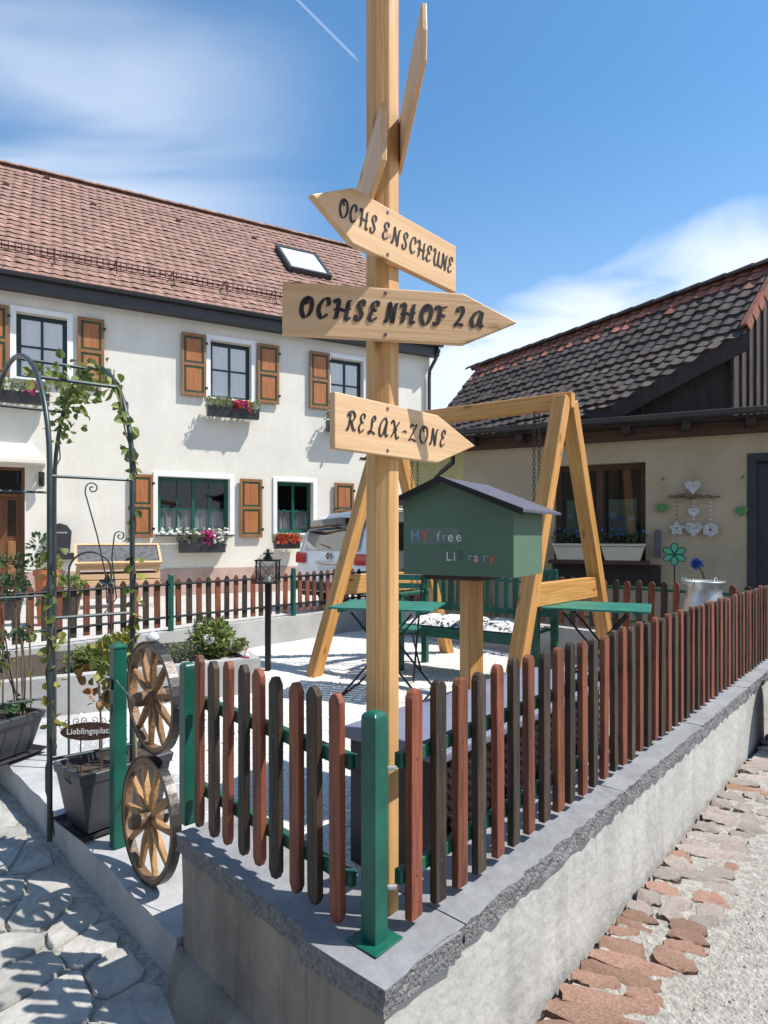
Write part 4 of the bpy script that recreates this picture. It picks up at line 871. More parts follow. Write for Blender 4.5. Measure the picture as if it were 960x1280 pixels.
m = MB(); vleaf(m, c_ + Vector((0, 0, .42)), .045, 30, .08); vleaf(m, c_ + Vector((.01, 0, .54)), .045, 34, .075); vleaf(m, c_ + Vector((-.02, 0, .30)), .03, 14, .05); m.build('foliage', 'leaf_yellow', pl)
m = MB(); vleaf(m, c_ + Vector((.0, 0, .34)), .04, 26, .08); vleaf(m, c_ + Vector((-.12, 0, .43)), .05, 6, .03); vleaf(m, c_ + Vector((.05, 0, .13)), .04, 12, .05); m.build('foliage', 'leaf_rust', pl)
pt = thing('leggy_shrub', 'leggy bare-stemmed shrub growing in the left planter', 'plant', pbv + Vector((.2, -.05, .23)))
m = MB(); tips = []
for k in range(9):
    b0 = pbv + Vector((R.uniform(-.05, .28), R.uniform(-.08, .04), .22)); t_ = b0 + Vector((R.uniform(-.12, .12), R.uniform(-.1, .1), R.uniform(.25, .55))); tips.append(t_)
    m.tube(bez(b0, b0.lerp(t_, .5) + Vector((R.uniform(-.06, .06), 0, .04)), t_, 6), .0045, 5)
m.build('stem', 'stem', pt); m = MB()
for t_ in tips: vleaf(m, t_, .04, 7, .05)
vleaf(m, pbv + Vector((.25, -.05, .30)), .045, 26, .07); m.build('foliage', 'leaf_dark', pt)
m = MB()
for t_ in tips[::2]: vleaf(m, t_ - Vector((0, 0, .06)), .04, 5, .05)
m.build('foliage', 'leaf_yellow', pt)
bsh = thing('bluish_plant', 'blue-green spiky plant at the left edge behind the arch leg', 'plant', Vector((-2.55, 3.95, 0))); 
m = MB()
for k in range(3): p = Vector((-2.45 + k * .09, 4.0, 0)); m.tube(bez(p, p + Vector((.02, 0, .5)), p + Vector((R.uniform(-.1, .1), 0, 1.05)), 6), .006, 5)
m.build('stem', 'stem', bsh); leaves('foliage', 'leaf_dark', bsh, [((-2.40, 4.0, 1.08), (.13, .12, .10), 130), ((-2.22, 4.0, 1.22), (.06, .08, .10), 60), ((-2.50, 4.0, .95), (.08, .1, .08), 50)], .035, .022)
# oval name plate on a stake
oc = G(112, 1040); oc = Vector(((112 - CX) / F * 2.74, 2.74, 0)); zo = zat(914, 2.74)
ov = thing('name_plate', 'brown oval stake sign reading Lieblingsplatz in the planter', 'sign', Vector((oc.x, oc.y, .25)))
mo = frame((oc.x, oc.y), (1, 0.12), zo)
op = [(.122 * math.cos(2 * math.pi * i / 28), .040 * math.sin(2 * math.pi * i / 28)) for i in range(28)]
pp_ = MB().prism(op, 'y', -.003, .003).build('plate', 'rust', ov, mo)
cu = bpy.data.curves.new('lettering', 'FONT'); cu.body = 'Lieblingsplatz'; cu.size = .036; cu.align_x = 'CENTER'; cu.extrude = .0004; cu.resolution_u = 3; cu.offset = .0005
o = bpy.data.objects.new('lettering', cu); col.objects.link(o); me = bpy.data.meshes.new_from_object(o.evaluated_get(bpy.context.evaluated_depsgraph_get())); bpy.data.objects.remove(o); me.materials.clear(); me.materials.append(MATS['petal_white'])
put('lettering', me, pp_, mo @ Matrix.Translation((0, -.0042, -.010)) @ Matrix.Rotation(math.radians(90), 4, 'X'))
ex, ez = Vector((1, 0.12, 0)).normalized(), Vector((0, 0, 1)); m = MB(); oz = Vector((oc.x, oc.y, zo))
for s in (-1, 1):
    for q0 in (.02, .055, .09): m.tube(spiral(oz + ex * s * q0 + ez * (.052 - q0 * .12), .017, 1.2, ex, ez, 16, -math.pi / 2, s), .0018, 4)
m.tube(spiral(oz + ex * -.118 + ez * .02, .012, 1.1, ex, ez, 14), .0018, 4); m.build('wire_scrolls', 'rust', ov)
MB().tube([oz + ex * .04 + Vector((0, .005, -.2)), oz + ex * .04 + Vector((0, .005, .03))], .003, 5).build('stake', 'rust', ov); MB().tube([oz + ex * -.04 + Vector((0, .005, -.2)), oz + ex * -.04 + Vector((0, .005, .03))], .003, 5).build('stake', 'rust', ov)
# tall plain hoop stake in front of the raised bed
hx = Vector((-1.55, 3.55, 0)); hd = Vector((.93, .36, 0)); d0, d1 = hit(86, hx, hd), hit(139, hx, hd); ha, hb = hx + hd * d0, hx + hd * d1; zt = zat(690, ha.lerp(hb, .5).y); w_ = (hb - ha).length
pts_ = [ha + Vector((0, 0, z)) for z in (0, .3, .6, .9, zt - w_ * .5)] + [ha.lerp(hb, .5 - .5 * math.cos(a)) + Vector((0, 0, zt - w_ * .5 + w_ * .5 * math.sin(a))) for a in [math.pi * i / 14 for i in range(1, 14)]] + [hb + Vector((0, 0, z)) for z in (zt - w_ * .5, .9, .6, .3, 0)]
tag(MB().tube(pts_, .0065, 6).build('plant_hoop', 'trellis', smooth=True), 'plain grey steel hoop stake standing behind the arch', 'plant support')
# ------------------------------------------------------------------ white house
HF = Vector((-7.14, 11.6, 0)); hd2 = uni(.883, .469); hn = Vector((hd2.y, -hd2.x, 0))       # facade origin, direction, outward normal
house = thing('white_house', 'two-storey white rendered house with brown shutters and red tiled roof', 'house', HF); house.matrix_basis = frame(HF, hd2, 0); MH = house.matrix_basis.copy()
def ht(u, y=0.0): P = HF - hn * y; return hit(u, P, hd2)
def hz(u, v, y=0.0): P = HF - hn * y; return zat(v, P.y + hd2.y * ht(u, y))
XL, XR, ZE = -5.0, ht(537), 6.05
def rect(u0, u1, v0, v1):   # v at the middle column
    um = (u0 + u1) / 2; return ht(u0), ht(u1), hz(um, v1), hz(um, v0)
holes = {}
holes['a'] = rect(20, 84, 392, 478); holes['b'] = rect(263, 314, 428, 499); holes['c'] = rect(413, 454, 450, 516)
holes['d'] = rect(197, 287, 597, 666); holes['e'] = rect(346, 391, 601, 666)
holes['door'] = (ht(-28), ht(31), .30, hz(2, 583))
for q in 'ac': h0 = holes[q]; holes[q] = (h0[0], h0[1], holes['b'][2], holes['b'][3])
holes['e'] = (holes['e'][0], holes['e'][1], holes['d'][2], holes['d'][3])
def wall_holes(x0, x1, z0, z1, hs, depth, y=0.0):
    X_ = sorted({x0, x1, *[h[0] for h in hs], *[h[1] for h in hs]}); Z_ = sorted({z0, z1, *[h[2] for h in hs], *[h[3] for h in hs]}); m = MB()
    for i in range(len(X_) - 1):
        for j in range(len(Z_) - 1):
            mx_, mz = (X_[i] + X_[i + 1]) / 2, (Z_[j] + Z_[j + 1]) / 2
            if any(h[0] < mx_ < h[1] and h[2] < mz < h[3] for h in hs): continue
            m.add([(X_[i], y, Z_[j]), (X_[i + 1], y, Z_[j]), (X_[i + 1], y, Z_[j + 1]), (X_[i], y, Z_[j + 1])], [(0, 1, 2, 3)])
    for a, b, c, d in hs:
        m.add([(a, y, c), (b, y, c), (b, y, d), (a, y, d), (a, y + depth, c), (b, y + depth, c), (b, y + depth, d), (a, y + depth, d)], [(0, 1, 5, 4), (1, 2, 6, 5), (2, 3, 7, 6), (3, 0, 4, 7)])
    return m
wm_ = wall_holes(XL, XR, .0, ZE, list(holes.values()), .22)
wm_.add([(XR, 0, 0), (XR, 9, 0), (XR, 9, ZE), (XR, 4.5, 10.3), (XR, 0, ZE)], [(0, 1, 2, 3, 4)]); wm_.add([(XL, 0, 0), (XL, 9, 0), (XL, 9, ZE), (XL, 4.5, 10.3), (XL, 0, ZE)], [(4, 3, 2, 1, 0)])
wm_.add([(XL, 9, 0), (XR, 9, 0), (XR, 9, ZE), (XL, 9, ZE)], [(3, 2, 1, 0)])
wm_.build('wall', 'plaster', house, MH)
MB().box(ht(33), XR + .02, -.025, -.002, 0, hz(220, 711)).build('plinth', 'plinth', house, MH); MB().box(XL, ht(-34), -.025, -.002, 0, hz(220, 711)).build('plinth', 'plinth', house, MH)
MB().box(XL + .3, XR - .3, .8, .83, .3, ZE - .2).build('inner_wall', 'room', house, MH)
def window(hl, nx_, nz_, fm, pane, cur, sur=.10, zsplit=.5, mull=.05):
    a, b, c, d = hl; y = .15
    fm_ = MB(); fw = .08
    for (p, q, r_, s) in ((a, a + fw, c, d), (b - fw, b, c, d), (a + fw, b - fw, c, c + fw), (a + fw, b - fw, d - fw, d)): fm_.box(p, q, y, y + .05, r_, s)
    w = fm_.build('window', fm, house, MH, bevel=.004)
    for k in range(1, nx_):
        x = a + fw + (b - a - 2 * fw) * k / nx_; ww = mull if (k == nx_ // 2) else .026; MB().box(x - ww / 2, x + ww / 2, y - .006, y + .045, c + fw, d - fw).build('mullion', fm, w, MH, bevel=.003)
    zs = [c + fw + (d - c - 2 * fw) * (k / nz_ if nz_ > 2 else zsplit) for k in range(1, nz_)]
    for z in zs: MB().box(a + fw, b - fw, y - .003, y + .04, z - .016, z + .016).build('glazing_bar', fm, w, MH)
    XB = [a + fw] + [a + fw + (b - a - 2 * fw) * k / nx_ for k in range(1, nx_)] + [b - fw]; ZB = [c + fw] + zs + [d - fw]
    for i in range(nx_):
        for j in range(nz_): MB().add([(XB[i], y + .022, ZB[j]), (XB[i + 1], y + .022, ZB[j]), (XB[i + 1], y + .022, ZB[j + 1]), (XB[i], y + .022, ZB[j + 1])], [(0, 1, 2, 3)]).build('pane', pane, w, MH)
    sm = MB(); s = sur
    for (p, q, r_, t) in ((a - s, a, c - s * .4, d + s), (b, b + s, c - s * .4, d + s), (a, b, d, d + s)): sm.box(p, q, -.028, .0, r_, t)
    sm.build('surround', 'white_trim', w, MH, bevel=.004)
    MB().box(a - .02, b + .02, -.07, y, c - .04, c - .001).build('sill', 'white_trim', w, MH, bevel=.004)
    if cur:
        n = 40; v = []
        for i in range(n + 1):
            x = a + .06 + (b - a - .12) * i / n; yy = y + .055 + .012 * math.sin(i * 1.1) + .01 * math.sin(i * 2.7)
            v += [(x, yy, c + .05), (x, yy, c + (d - c) * cur + .02 * math.sin(i * .8))]
        MB().add(v, [(2 * i, 2 * i + 2, 2 * i + 3, 2 * i + 1) for i in range(n)]).build('curtain', 'curtain', w, MH)
    return w
for q in 'abc': window(holes[q], 2, 2, 'frame_blue', 'pane', .95, .10, .52)
window(holes['d'], 4, 2, 'frame_green', 'pane_dark', .42, .09, .42, .06); window(holes['e'], 2, 2, 'frame_green', 'pane_dark', .45, .09, .42, .06)
def shutter(x0, x1, z0, z1):
    m = MB(); f_ = .055; zm = z0 + (z1 - z0) * .5
    for (a, b, c, d) in ((x0, x0 + f_, z0, z1), (x1 - f_, x1, z0, z1), (x0 + f_, x1 - f_, z0, z0 + f_ * 1.2), (x0 + f_, x1 - f_, z1 - f_ * 1.2, z1), (x0 + f_, x1 - f_, zm - f_ * .55, zm + f_ * .55)): m.box(a, b, -.075, -.035, c, d)
    s = m.build('shutter', 'shutter_wood', house, MH, bevel=.004)
    for c, d in ((z0 + f_ * 1.2, zm - f_ * .55), (zm + f_ * .55, z1 - f_ * 1.2)):
        mm = MB(); g = .038; a, b = x0 + f_, x1 - f_
        for (p, q, r_, t) in ((a, a + g, c, d), (b - g, b, c, d), (a + g, b - g, c, c + g), (a + g, b - g, d - g, d)): mm.box(p, q, -.068, -.042, r_, t)
        mm.build('moulding', 'shutter_green', s, MH, bevel=.004); MB().box(a + g, b - g, -.066, -.044, c + g, d - g).build('panel', 'shutter_panel', s, MH, bevel=.01)
    for z in (z0 + (z1 - z0) * .14, z1 - (z1 - z0) * .14): MB().box(x1 - .02 if x1 < 1e9 else 0, x1 + .03, -.085, -.0755, z - .025, z + .025).build('hinge', 'black_metal', s, MH)
    return s
zb0, zb1 = holes['b'][2] - .02, holes['b'][3] + .06
for u0, u1 in ((-24, 11), (97, 130), (226, 257), (321, 348), (386, 411), (459, 482)): shutter(ht(u0), ht(u1), zb0, zb1)
zd0, zd1 = holes['d'][2] - .10, holes['d'][3] + .02
for u0, u1 in ((163, 191), (299, 327), (417, 441)): shutter(ht(u0), ht(u1), zd0, zd1)
# door with its frame
a, b, c, d = holes['door']; dr = MB().box(a + .06, b - .06, .12, .17, c, d - .5).build('door', 'door_wood', house, MH, bevel=.004)
for (p, q, r_, s) in ((a, a + .06, c, d), (b - .06, b, c, d), (a + .06, b - .06, d - .06, d), (a + .06, b - .06, d - .56, d - .5)): MB().box(p, q, .06, .18, r_, s).build('door_frame', 'door_wood', dr, MH, bevel=.004)
w3 = (b - a - .12) / 2
for k in range(2):
    x0 = a + .06 + w3 * k
    MB().box(x0 + .09, x0 + w3 - .09, .105, .119, c + 1.0, d - .62).build('pane', 'pane_dark', dr, MH)
    for z0_, z1_ in ((c + .12, c + .45), (c + .55, c + .90)): MB().box(x0 + .09, x0 + w3 - .09, .10, .119, z0_, z1_).build('panel', 'shutter_wood', dr, MH, bevel=.012)
MB().add([(a + .06, .14, d - .5), (b - .06, .14, d - .5), (b - .06, .14, d - .06), (a + .06, .14, d - .06)], [(0, 1, 2, 3)]).build('fanlight', 'pane_dark', dr, MH)
MB().box(a - .2, b + .2, -.6, -.0, -.1, .16).build('door_step', 'slab', dr, MH, bevel=.01); MB().box(a - .1, b + .1, -.3, .2, .161, .30).build('door_step', 'slab', dr, MH, bevel=.01)
# curved plaster hood over the door
m = MB(); zc0, zc1 = hz(10, 578), hz(10, 556); n = 8; xa, xb = ht(-60), ht(57); v = []
for i in range(n + 1): t = math.pi / 2 * i / n; v += [(xa, -.42 * math.cos(t) - .003, zc0 + .03 + (zc1 - zc0) * math.sin(t)), (xb - .35 * math.sin(t) * .6, -.42 * math.cos(t) - .003, zc0 + .03 + (zc1 - zc0) * math.sin(t))]
m.add(v, [(2 * i, 2 * i + 1, 2 * i + 3, 2 * i + 2) for i in range(n)]); m.box(xa, xb, -.43, -.002, zc0 - .03, zc0 + .03); m.build('door_hood', 'plaster', house, MH)
# roof
EV = (-.30, 6.17); RG = (4.5, 10.55)         # eave and ridge (local y, z)
rl = math.hypot(RG[0] - EV[0], RG[1] - EV[1]); ry, rz = (RG[0] - EV[0]) / rl, (RG[1] - EV[1]) / rl
XR2 = XR + .12; XL2 = XL - .1
m = MB(); m.prism([(EV[0], EV[1] - .05), (RG[0], RG[1] - .05), (9.30, EV[1] - .05), (9.30, EV[1] - .075), (RG[0], RG[1] - .075), (EV[0], EV[1] - .075)], 'x', XL2, XR2); roof = m.build('roof', 'tile_red', house, MH)
def tile_mb(m, org, ex_, ey_, ez_, w, ln, tint, lift=.030, amp=.013):
    v = []
    for yy, zz_ in ((0, lift), (ln, .002)):
        for k in range(6):
            x = -.5 + k / 5; z = zz_ + amp * math.cos((x + .15) * 2 * math.pi) * .8
            v.append(org + ex_ * (x * w * 1.0) + ey_ * (yy - (.012 if (k in (2, 3) and yy == 0) else 0)) + ez_ * z)
    for k in range(6): v.append(v[k] - ez_ * (lift + .012) + ey_ * .004)
    m.add(v, [(k, k + 1, k + 7, k + 6) for k in range(5)] + [(12 + k, 13 + k, k + 1, k) for k in range(5)], tint)
def edged(o_or_me):
    me = getattr(o_or_me, 'data', o_or_me); me.materials.append(MATS['tile_edge'])
    for i_, p_ in enumerate(me.polygons):
        if i_ % 10 >= 5: p_.material_index = 1
    return o_or_me
TW, TE = .205, .245
Rot_h = Matrix(((1, 0, 0, 0), (0, ry, -rz, 0), (0, rz, ry, 0), (0, 0, 0, 1)))     # columns: x, up-slope, normal
tm = MB(); tile_mb(tm, Vector((0, 0, 0)), Vector((1, 0, 0)), Vector((0, 1, 0)), Vector((0, 0, 1)), TW, TE * 1.25, None); TILE = edged(tm.mesh('roof_tile', 'tile_red'))
sky0, sky1, skz = ht(343, 2.0), ht(408, 2.0), 0
lst = []
nr_ = int(rl / TE)
for j in range(nr_):
    for i in range(int((XR2 - XL2) / TW)):
        x = XL2 + TW * (i + .5); s = TE * j - .02; lst.append((j, i, x, s))
def proj(p):
    w = MH @ Vector(p); return CX + F * w.x / w.y, HV - F * (w.z - H) / w.y, w.y
ins = []; out_ = MB()
for j, i, x, s in lst:
    p = Vector((x, EV[0] + ry * s, EV[1] + rz * s)) + Vector((0, -rz, ry)) * -.045; u, v_, dep = proj(p); ins.append(((0 if -20 < u < 462 else 1, dep), p, j))
ins.sort(key=lambda q: q[0])
for k, (_, p, j) in enumerate(ins):
    jz = R.uniform(-.008, .009)
    if k < 300: put('roof_tile', TILE, roof, MH @ Matrix.Translation(p + Vector((0, 0, jz))) @ Rot_h @ Matrix.Rotation(R.uniform(-.03, .03), 4, 'Z'))
    else: tile_mb(out_, p + Vector((0, 0, jz)), Vector((1, R.uniform(-.025, .025), R.uniform(-.025, .025))), Vector((0, ry, rz)), Vector((0, -rz, ry)), TW, TE * 1.25, R.random())
o = edged(out_.build('roof_tiles', 'tile_red', roof, MH)); o['kind'] = 'stuff'
x = XL2
while x < XR2 - .2:
    m = MB(); n = 7; v = []
    for xx, r_ in ((0, .105), (.37, .09)):
        for k in range(n + 1): a_ = math.pi * k / n; v.append((xx, -r_ * math.cos(a_), r_ * .8 * math.sin(a_)))
    m.add(v, [(k, k + 1, n + 2 + k, n + 1 + k) for k in range(n)]); m.build('ridge_tile', 'tile_red', roof, MH @ Matrix.Translation((x, RG[0], RG[1] - .02 + R.uniform(-.006, .006))), smooth=True); x += .35
for px_, py_ in ((62, 222), (122, 254), (228, 276), (318, 297), (10, 229)):   # small raised vent tiles
    s_ = None
    best = min(lst, key=lambda q: (lambda uv: (uv[0] - px_) ** 2 + (uv[1] - py_) ** 2)(proj((q[2], EV[0] + ry * q[3], EV[1] + rz * q[3]))))
    p = Vector((best[2], EV[0] + ry * best[3], EV[1] + rz * best[3])); MB().add([(-.1, 0, .0), (.1, 0, 0), (.1, .0, .07), (-.1, 0, .07), (-.1, .25, 0), (.1, .25, 0)], [(0, 1, 2, 3), (3, 2, 5, 4), (0, 3, 4), (1, 5, 2)]).build('vent_tile', 'tile_red', roof, MH @ Matrix.Translation(p) @ Rot_h @ Matrix.Scale(.62, 4))
# fascia, soffit and gutter
MB().box(XL2, XR2, EV[0] + .02, EV[0] + .05, 5.855, 6.10).build('fascia', 'anthracite', house, MH); MB().box(XL2, XR2, EV[0] + .05, -.002, 5.875, 5.905).build('soffit', 'anthracite', house, MH)
m = MB(); n = 8; v = []
for xx in (XL2, XR2 + .05):
    for k in range(n + 1): a_ = math.pi + math.pi * k / n; v.append((xx, EV[0] - .05 + .068 * math.cos(a_), 6.13 + .068 * math.sin(a_)))
m.add(v, [(k, k + 1, n + 2 + k, n + 1 + k) for k in range(n)]); m.build('gutter', 'anthracite', house, MH)
dpx = XR - .06
MB().tube([(XR + .05, EV[0] - .05, 6.07), (XR + .05, EV[0] - .05, 5.95), (XR + .02, -.22, 5.75), (dpx, -.10, 5.52), (dpx, -.08, 5.3), (dpx, -.08, 3), (dpx, -.08, .1)], .045, 8).build('downpipe', 'anthracite', house, MH, smooth=True)
# snow guard
sg = MB(); s0 = .82; P0 = Vector((0, EV[0] + ry * s0, EV[1] + rz * s0)); up = Vector((0, -.35, .94)).normalized()
for q in (.06, .13, .20): A = P0 + up * q; sg.cyl((XL2, A.y, A.z), (XR2, A.y, A.z), .011, n=5)
x = XL2 + .05
while x < XR2: A, B = P0 + up * .05, P0 + up * .215; sg.cyl((x, A.y, A.z), (x, B.y, B.z), .008, n=4); x += .11
sgo = sg.build('snow_guard', 'rust', roof, MH)
x = XL2 + .4
while x < XR2:
    b_ = P0 + Vector((0, -.08, -.06)); t_ = P0 + up * .23; MB().tube([(x, b_.y - .10, b_.z - .05), (x, b_.y - .02, b_.z + .03), (x, t_.y, t_.z), (x, P0.y + .22, P0.z + .23)], .014, 4).build('bracket', 'rust', sgo, MH); x += 1.12
# skylight
sx0, sx1 = ht(347, 1.2), ht(404, 1.2)
def roofpt(u, v):      # pixel -> point on the roof plane (local)
    best = None
    for k in range(0, 700):
        s = rl * k / 700; y = EV[0] + ry * s; P = HF - hn * y; t = hit(u, P, hd2); z = zat(v, P.y + hd2.y * t); e = abs(z - (EV[1] + rz * s))
        if best is None or e < best[0]: best = (e, t, s)
    return best[1], best[2]
(x0, s0), (x1, s1) = roofpt(360, 350), roofpt(394, 312); xm, sm_ = (x0 + x1) / 2, (s0 + s1) / 2
msk = MH @ Matrix.Translation((xm, EV[0] + ry * sm_, EV[1] + rz * sm_)) @ Rot_h; hw, hl = .60, .80
m = MB()
for (a, b, c, d) in ((-hw, -hw + .085, -hl, hl), (hw - .085, hw, -hl, hl), (-hw + .085, hw - .085, -hl, -hl + .09), (-hw + .085, hw - .085, hl - .09, hl)): m.box(a, b, c, d, -.05, .12)
sk = m.build('skylight', 'anthracite', roof, msk, bevel=.01)
MB().add([(-hw + .085, -hl + .09, .085), (hw - .085, -hl + .09, .085), (hw - .085, hl - .09, .085), (-hw + .085, hl - .09, .085)], [(0, 1, 2, 3)]).build('pane', 'pane_sky', sk, msk)
# wall lamp and letter box
q = Vector((ht(52), 0, hz(52, 598))); lamp = thing('wall_lamp', 'small black lamp on the white wall beside the house door', 'lamp', MH @ q)
m = MB(); m.box(q.x - .05, q.x + .05, -.03, -.003, q.z - .12, q.z + .12); m.cyl((q.x, -.03, q.z), (q.x, -.16, q.z + .04), .03, .05, 10); m.cyl((q.x, -.13, q.z - .16), (q.x, -.13, q.z + .02), .05, .045, 10); m.build('body', 'black_metal', lamp, MH)
q = Vector((ht(75), 0, hz(75, 672))); lb = thing('letter_box', 'dark metal letter box with arched lid on the house wall', 'letter box', MH @ Vector((q.x, -.1, q.z - .3)))
m = MB(); m.prism([(-.17, -.28), (.17, -.28), (.20, .12), (.12, .24), (0, .28), (-.12, .24), (-.20, .12)], 'y', -.17, -.004); bo = m.build('body', 'anthracite', lb, MH @ Matrix.Translation(q), bevel=.01)
MB().box(q.x - .12, q.x + .12, -.176, -.171, q.z + .08, q.z + .11).build('slot', 'zinc', bo, MH); MB().box(q.x - .20, q.x + .24, -.19, -.004, q.z - .42, q.z - .29).build('paper_holder', 'anthracite', lb, MH, bevel=.01)
# flower boxes
def flower_box(u0, u1, v0, v1, label, flowers, fol='leaf', drop=0.02, mat='anthracite', yb=-.30):
    a, b = ht(u0, yb + .1), ht(u1, yb + .1); z0, z1 = hz((u0 + u1) / 2, v1, yb), hz((u0 + u1) / 2, v0, yb); hb = (z1 - z0) * .55
    root = thing('flower_box', label, 'flower box', MH @ Vector(((a + b) / 2, yb + .09, z0)), 'window flower boxes')
    m = MB(); m.prism([(yb + .03, z0), (yb + .18, z0), (yb + .21, z0 + hb), (yb, z0 + hb)], 'x', a, b); m.build('box', mat, root, MH, bevel=.006)
    for x in (a + .1, b - .1): MB().tube([(x, yb + .2, z0 + .02), (x, -.005, z0 + .05)], .008, 5).build('bracket', 'black_metal', root, MH)
    bl = []; n = max(3, int((b - a) / .13))
    for i in range(n): x = a + (b - a) * (i + .5) / n; bl.append((MH @ Vector((x, yb + .08, z0 + hb + (z1 - z0) * .16)), (.11, .11, (z1 - z0) * .38), 85))
    leaves('foliage', fol, root, bl, .05, .03)
    for f0, f1, mt, cnt in flowers:
        pts = [MH @ Vector((a + (b - a) * R.uniform(f0, f1), yb + R.uniform(-.06, .12), z0 + hb + R.uniform(-.3, 1.0) * (z1 - z0) * .45)) for _ in range(int(cnt * 1.5))]; blossoms('blossom', mt, root, pts, .045)
    return root
flower_box(-8, 62, 477, 503, 'flower box under the left upper window, seen through the arch', [(.55, .8, 'petal_pink', 16)])
flower_box(259, 323, 499, 521, 'flower box with pink and red blooms under the middle upper window', [(.5, .8, 'petal_red', 34), (.55, .75, 'petal_pink', 22)])
flower_box(409, 458, 516, 540, 'flower box under the upper window behind the signpost', [(.3, .8, 'petal_red', 16)])
flower_box(224, 281, 664, 691, 'dark flower box with magenta and white blooms under the wide window', [(.48, .75, 'petal_pink', 40), (.72, .98, 'petal_white', 26)], 'leaf_grey')
flower_box(343, 374, 668, 686, 'flower box full of small red blooms beside the car', [(.05, .95, 'petal_red', 90)])
# row of small white pots on the wide window's sill
a, b, c, d = holes['d']; n = 9
MB().box(a - .05, b + .05, -.24, -.072, c - .075, c - .05).build('shelf', 'anthracite', house, MH)
for k in range(n):
    x = a + (b - a) * (k + .4) / n; p = Vector((x, -.16, c - .049)); bt = thing('sill_pot', ('first', 'second', 'third', 'fourth', 'fifth', 'sixth', 'seventh', 'eighth', 'ninth')[k] + ' small white pot from the left on the wide window sill', 'pot', MH @ p, 'white pots on the window sill')
    MB().lathe([(0, 0), (.035, 0), (.05, .085), (.043, .085), (.03, .01)], p, 12).build('pot', 'ornament_white', bt, MH, smooth=True); blossoms('bloom', 'petal_white', bt, [MH @ (p + Vector((R.uniform(-.04, .04), R.uniform(-.03, .03), .10 + R.uniform(0, .05)))) for _ in range(5)], .03)
# ------------------------------------------------------------------ barn
BO = Vector((3.18, 7.30, 0)); be2 = uni(.897, -.443); bin3 = Vector((-be2.y, be2.x, 0))          # facade origin, direction (to the right), inwards
be3 = Vector((be2.x, be2.y, 0)); MBn = frame(BO, be2, 0)
barn = thing('barn', 'low cream barn with dark tiled roof and weathered boarding in the shade', 'barn', BO); barn.matrix_basis = MBn.copy()
def bt_(u, y=0.0): return hit(u, BO + bin3 * y, be2)
def bz(u, v, y=0.0): P = BO + bin3 * y; return zat(v, P.y + be2.y * bt_(u, y))
bx0, bx1 = bt_(580), 4.6
bwin = (bt_(693), bt_(807), bz(750, 700), bz(807, 577)); bdoor = (bt_(934), bt_(934) + 1.05, .0, bz(940, 567))
m = wall_holes(bx0, bx1, -.3, 2.46, [bwin, bdoor], .20)
dv = Vector((-.524, .852, 0)); pv = Vector((.852, .524, 0))       # ridge direction (away), across the roof
def bl(p): return MBn.inverted() @ Vector(p)
F0 = BO + be3 * bx0; m.add([(bx0, 0, -.3), (bx0, 4, -.3), (bx0, 4, 2.46), (bx0, 0, 2.46)], [(0, 1, 2, 3)])
ws_ = [bl(pv * 5.98 + dv * q_) for q_ in (6.7, 9.1)]; MB().add([(p_.x, p_.y, z_) for p_, z_ in ((ws_[0], -.3), (ws_[1], -.3), (ws_[1], 2.72), (ws_[0], 2.72))], [(3, 2, 1, 0)]).build('side_wall', 'yellow_plaster', barn, MBn)
m.add([(bx0, 4, -.3), (bx1, 4, -.3), (bx1, 4, 2.46), (bx0, 4, 2.46)], [(3, 2, 1, 0)]); m.add([(bx1, 0, -.3), (bx1, 4, -.3), (bx1, 4, 2.46), (bx1, 0, 2.46)], [(0, 1, 2, 3)])
m.build('wall', 'barn_plaster', barn, MBn)
MB().box(bx0 - .05, bx1, -.10, .02, 2.43, 2.56).build('eaves_beam', 'brown_beam', barn, MBn)
MB().box(bx0 - .1, bx1, -.34, .6, 2.565, 2.585).build('soffit', 'dark_wood', barn, MBn)
x = bx0 + .15
while x < bx1: MB().box(x, x + .09, -.33, -.101, 2.475, 2.562).build('rafter_end', 'dark_wood', barn, MBn); x += .62
m = MB(); n = 8; v = []
for xx in (bx0 - .12, bx1):
    for k in range(n + 1): a_ = math.pi + math.pi * k / n; v.append((xx, -.385 + .055 * math.cos(a_), 2.64 + .055 * math.sin(a_)))
m.add(v, [(k, k + 1, n + 2 + k, n + 1 + k) for k in range(n)]); m.tube([(bx0 - .12, -.44, 2.642), (bx1, -.44, 2.642)], .009, 6); m.build('gutter', 'anthracite', barn, MBn)
# roof surface: profile across, running along dv
PR = [(5.15, 2.60), (5.55, 2.645), (5.9, 2.72), (6.2, 2.87), (6.46, 3.11), (6.71, 3.34), (6.95, 3.55), (7.40, 4.06), (7.83, 4.56)]
def rz_(p):
    for (a, za), (b, zb) in zip(PR[:-1], PR[1:]):
        if p <= b: return za + (zb - za) * (p - a) / (b - a)
    return PR[-1][1]
Cc = BO + be3 * .78; sC = Cc.dot(dv); pC = Cc.dot(pv); sEnd = 9.22
def s0_(p):
    if p > pC: return sC - .12
    pt = BO + be3 * ((p - 6.534) / .532); return pt.dot(dv) - .16
def rp(p, s, dz=0.0): w = pv * p + dv * s; return Vector((w.x, w.y, rz_(p) + dz))
m = MB(); pl_ = [5.15 + (7.83 - 5.15) * i / 24 for i in range(25)]
for a, b in zip(pl_[:-1], pl_[1:]):
    m.add([rp(a, s0_(a), -.03), rp(a, sEnd, -.03), rp(b, sEnd, -.03), rp(b, s0_(b), -.03)], [(0, 3, 2, 1)])
m.add([rp(7.83, sC - .12, -.03), rp(7.83, sEnd, -.03), Vector((*(pv * 10.6 + dv * sEnd).xy, 2.6)), Vector((*(pv * 10.6 + dv * (sC - .12)).xy, 2.6))], [(0, 1, 2, 3)])
broof = m.build('roof', 'tile_dark', barn)
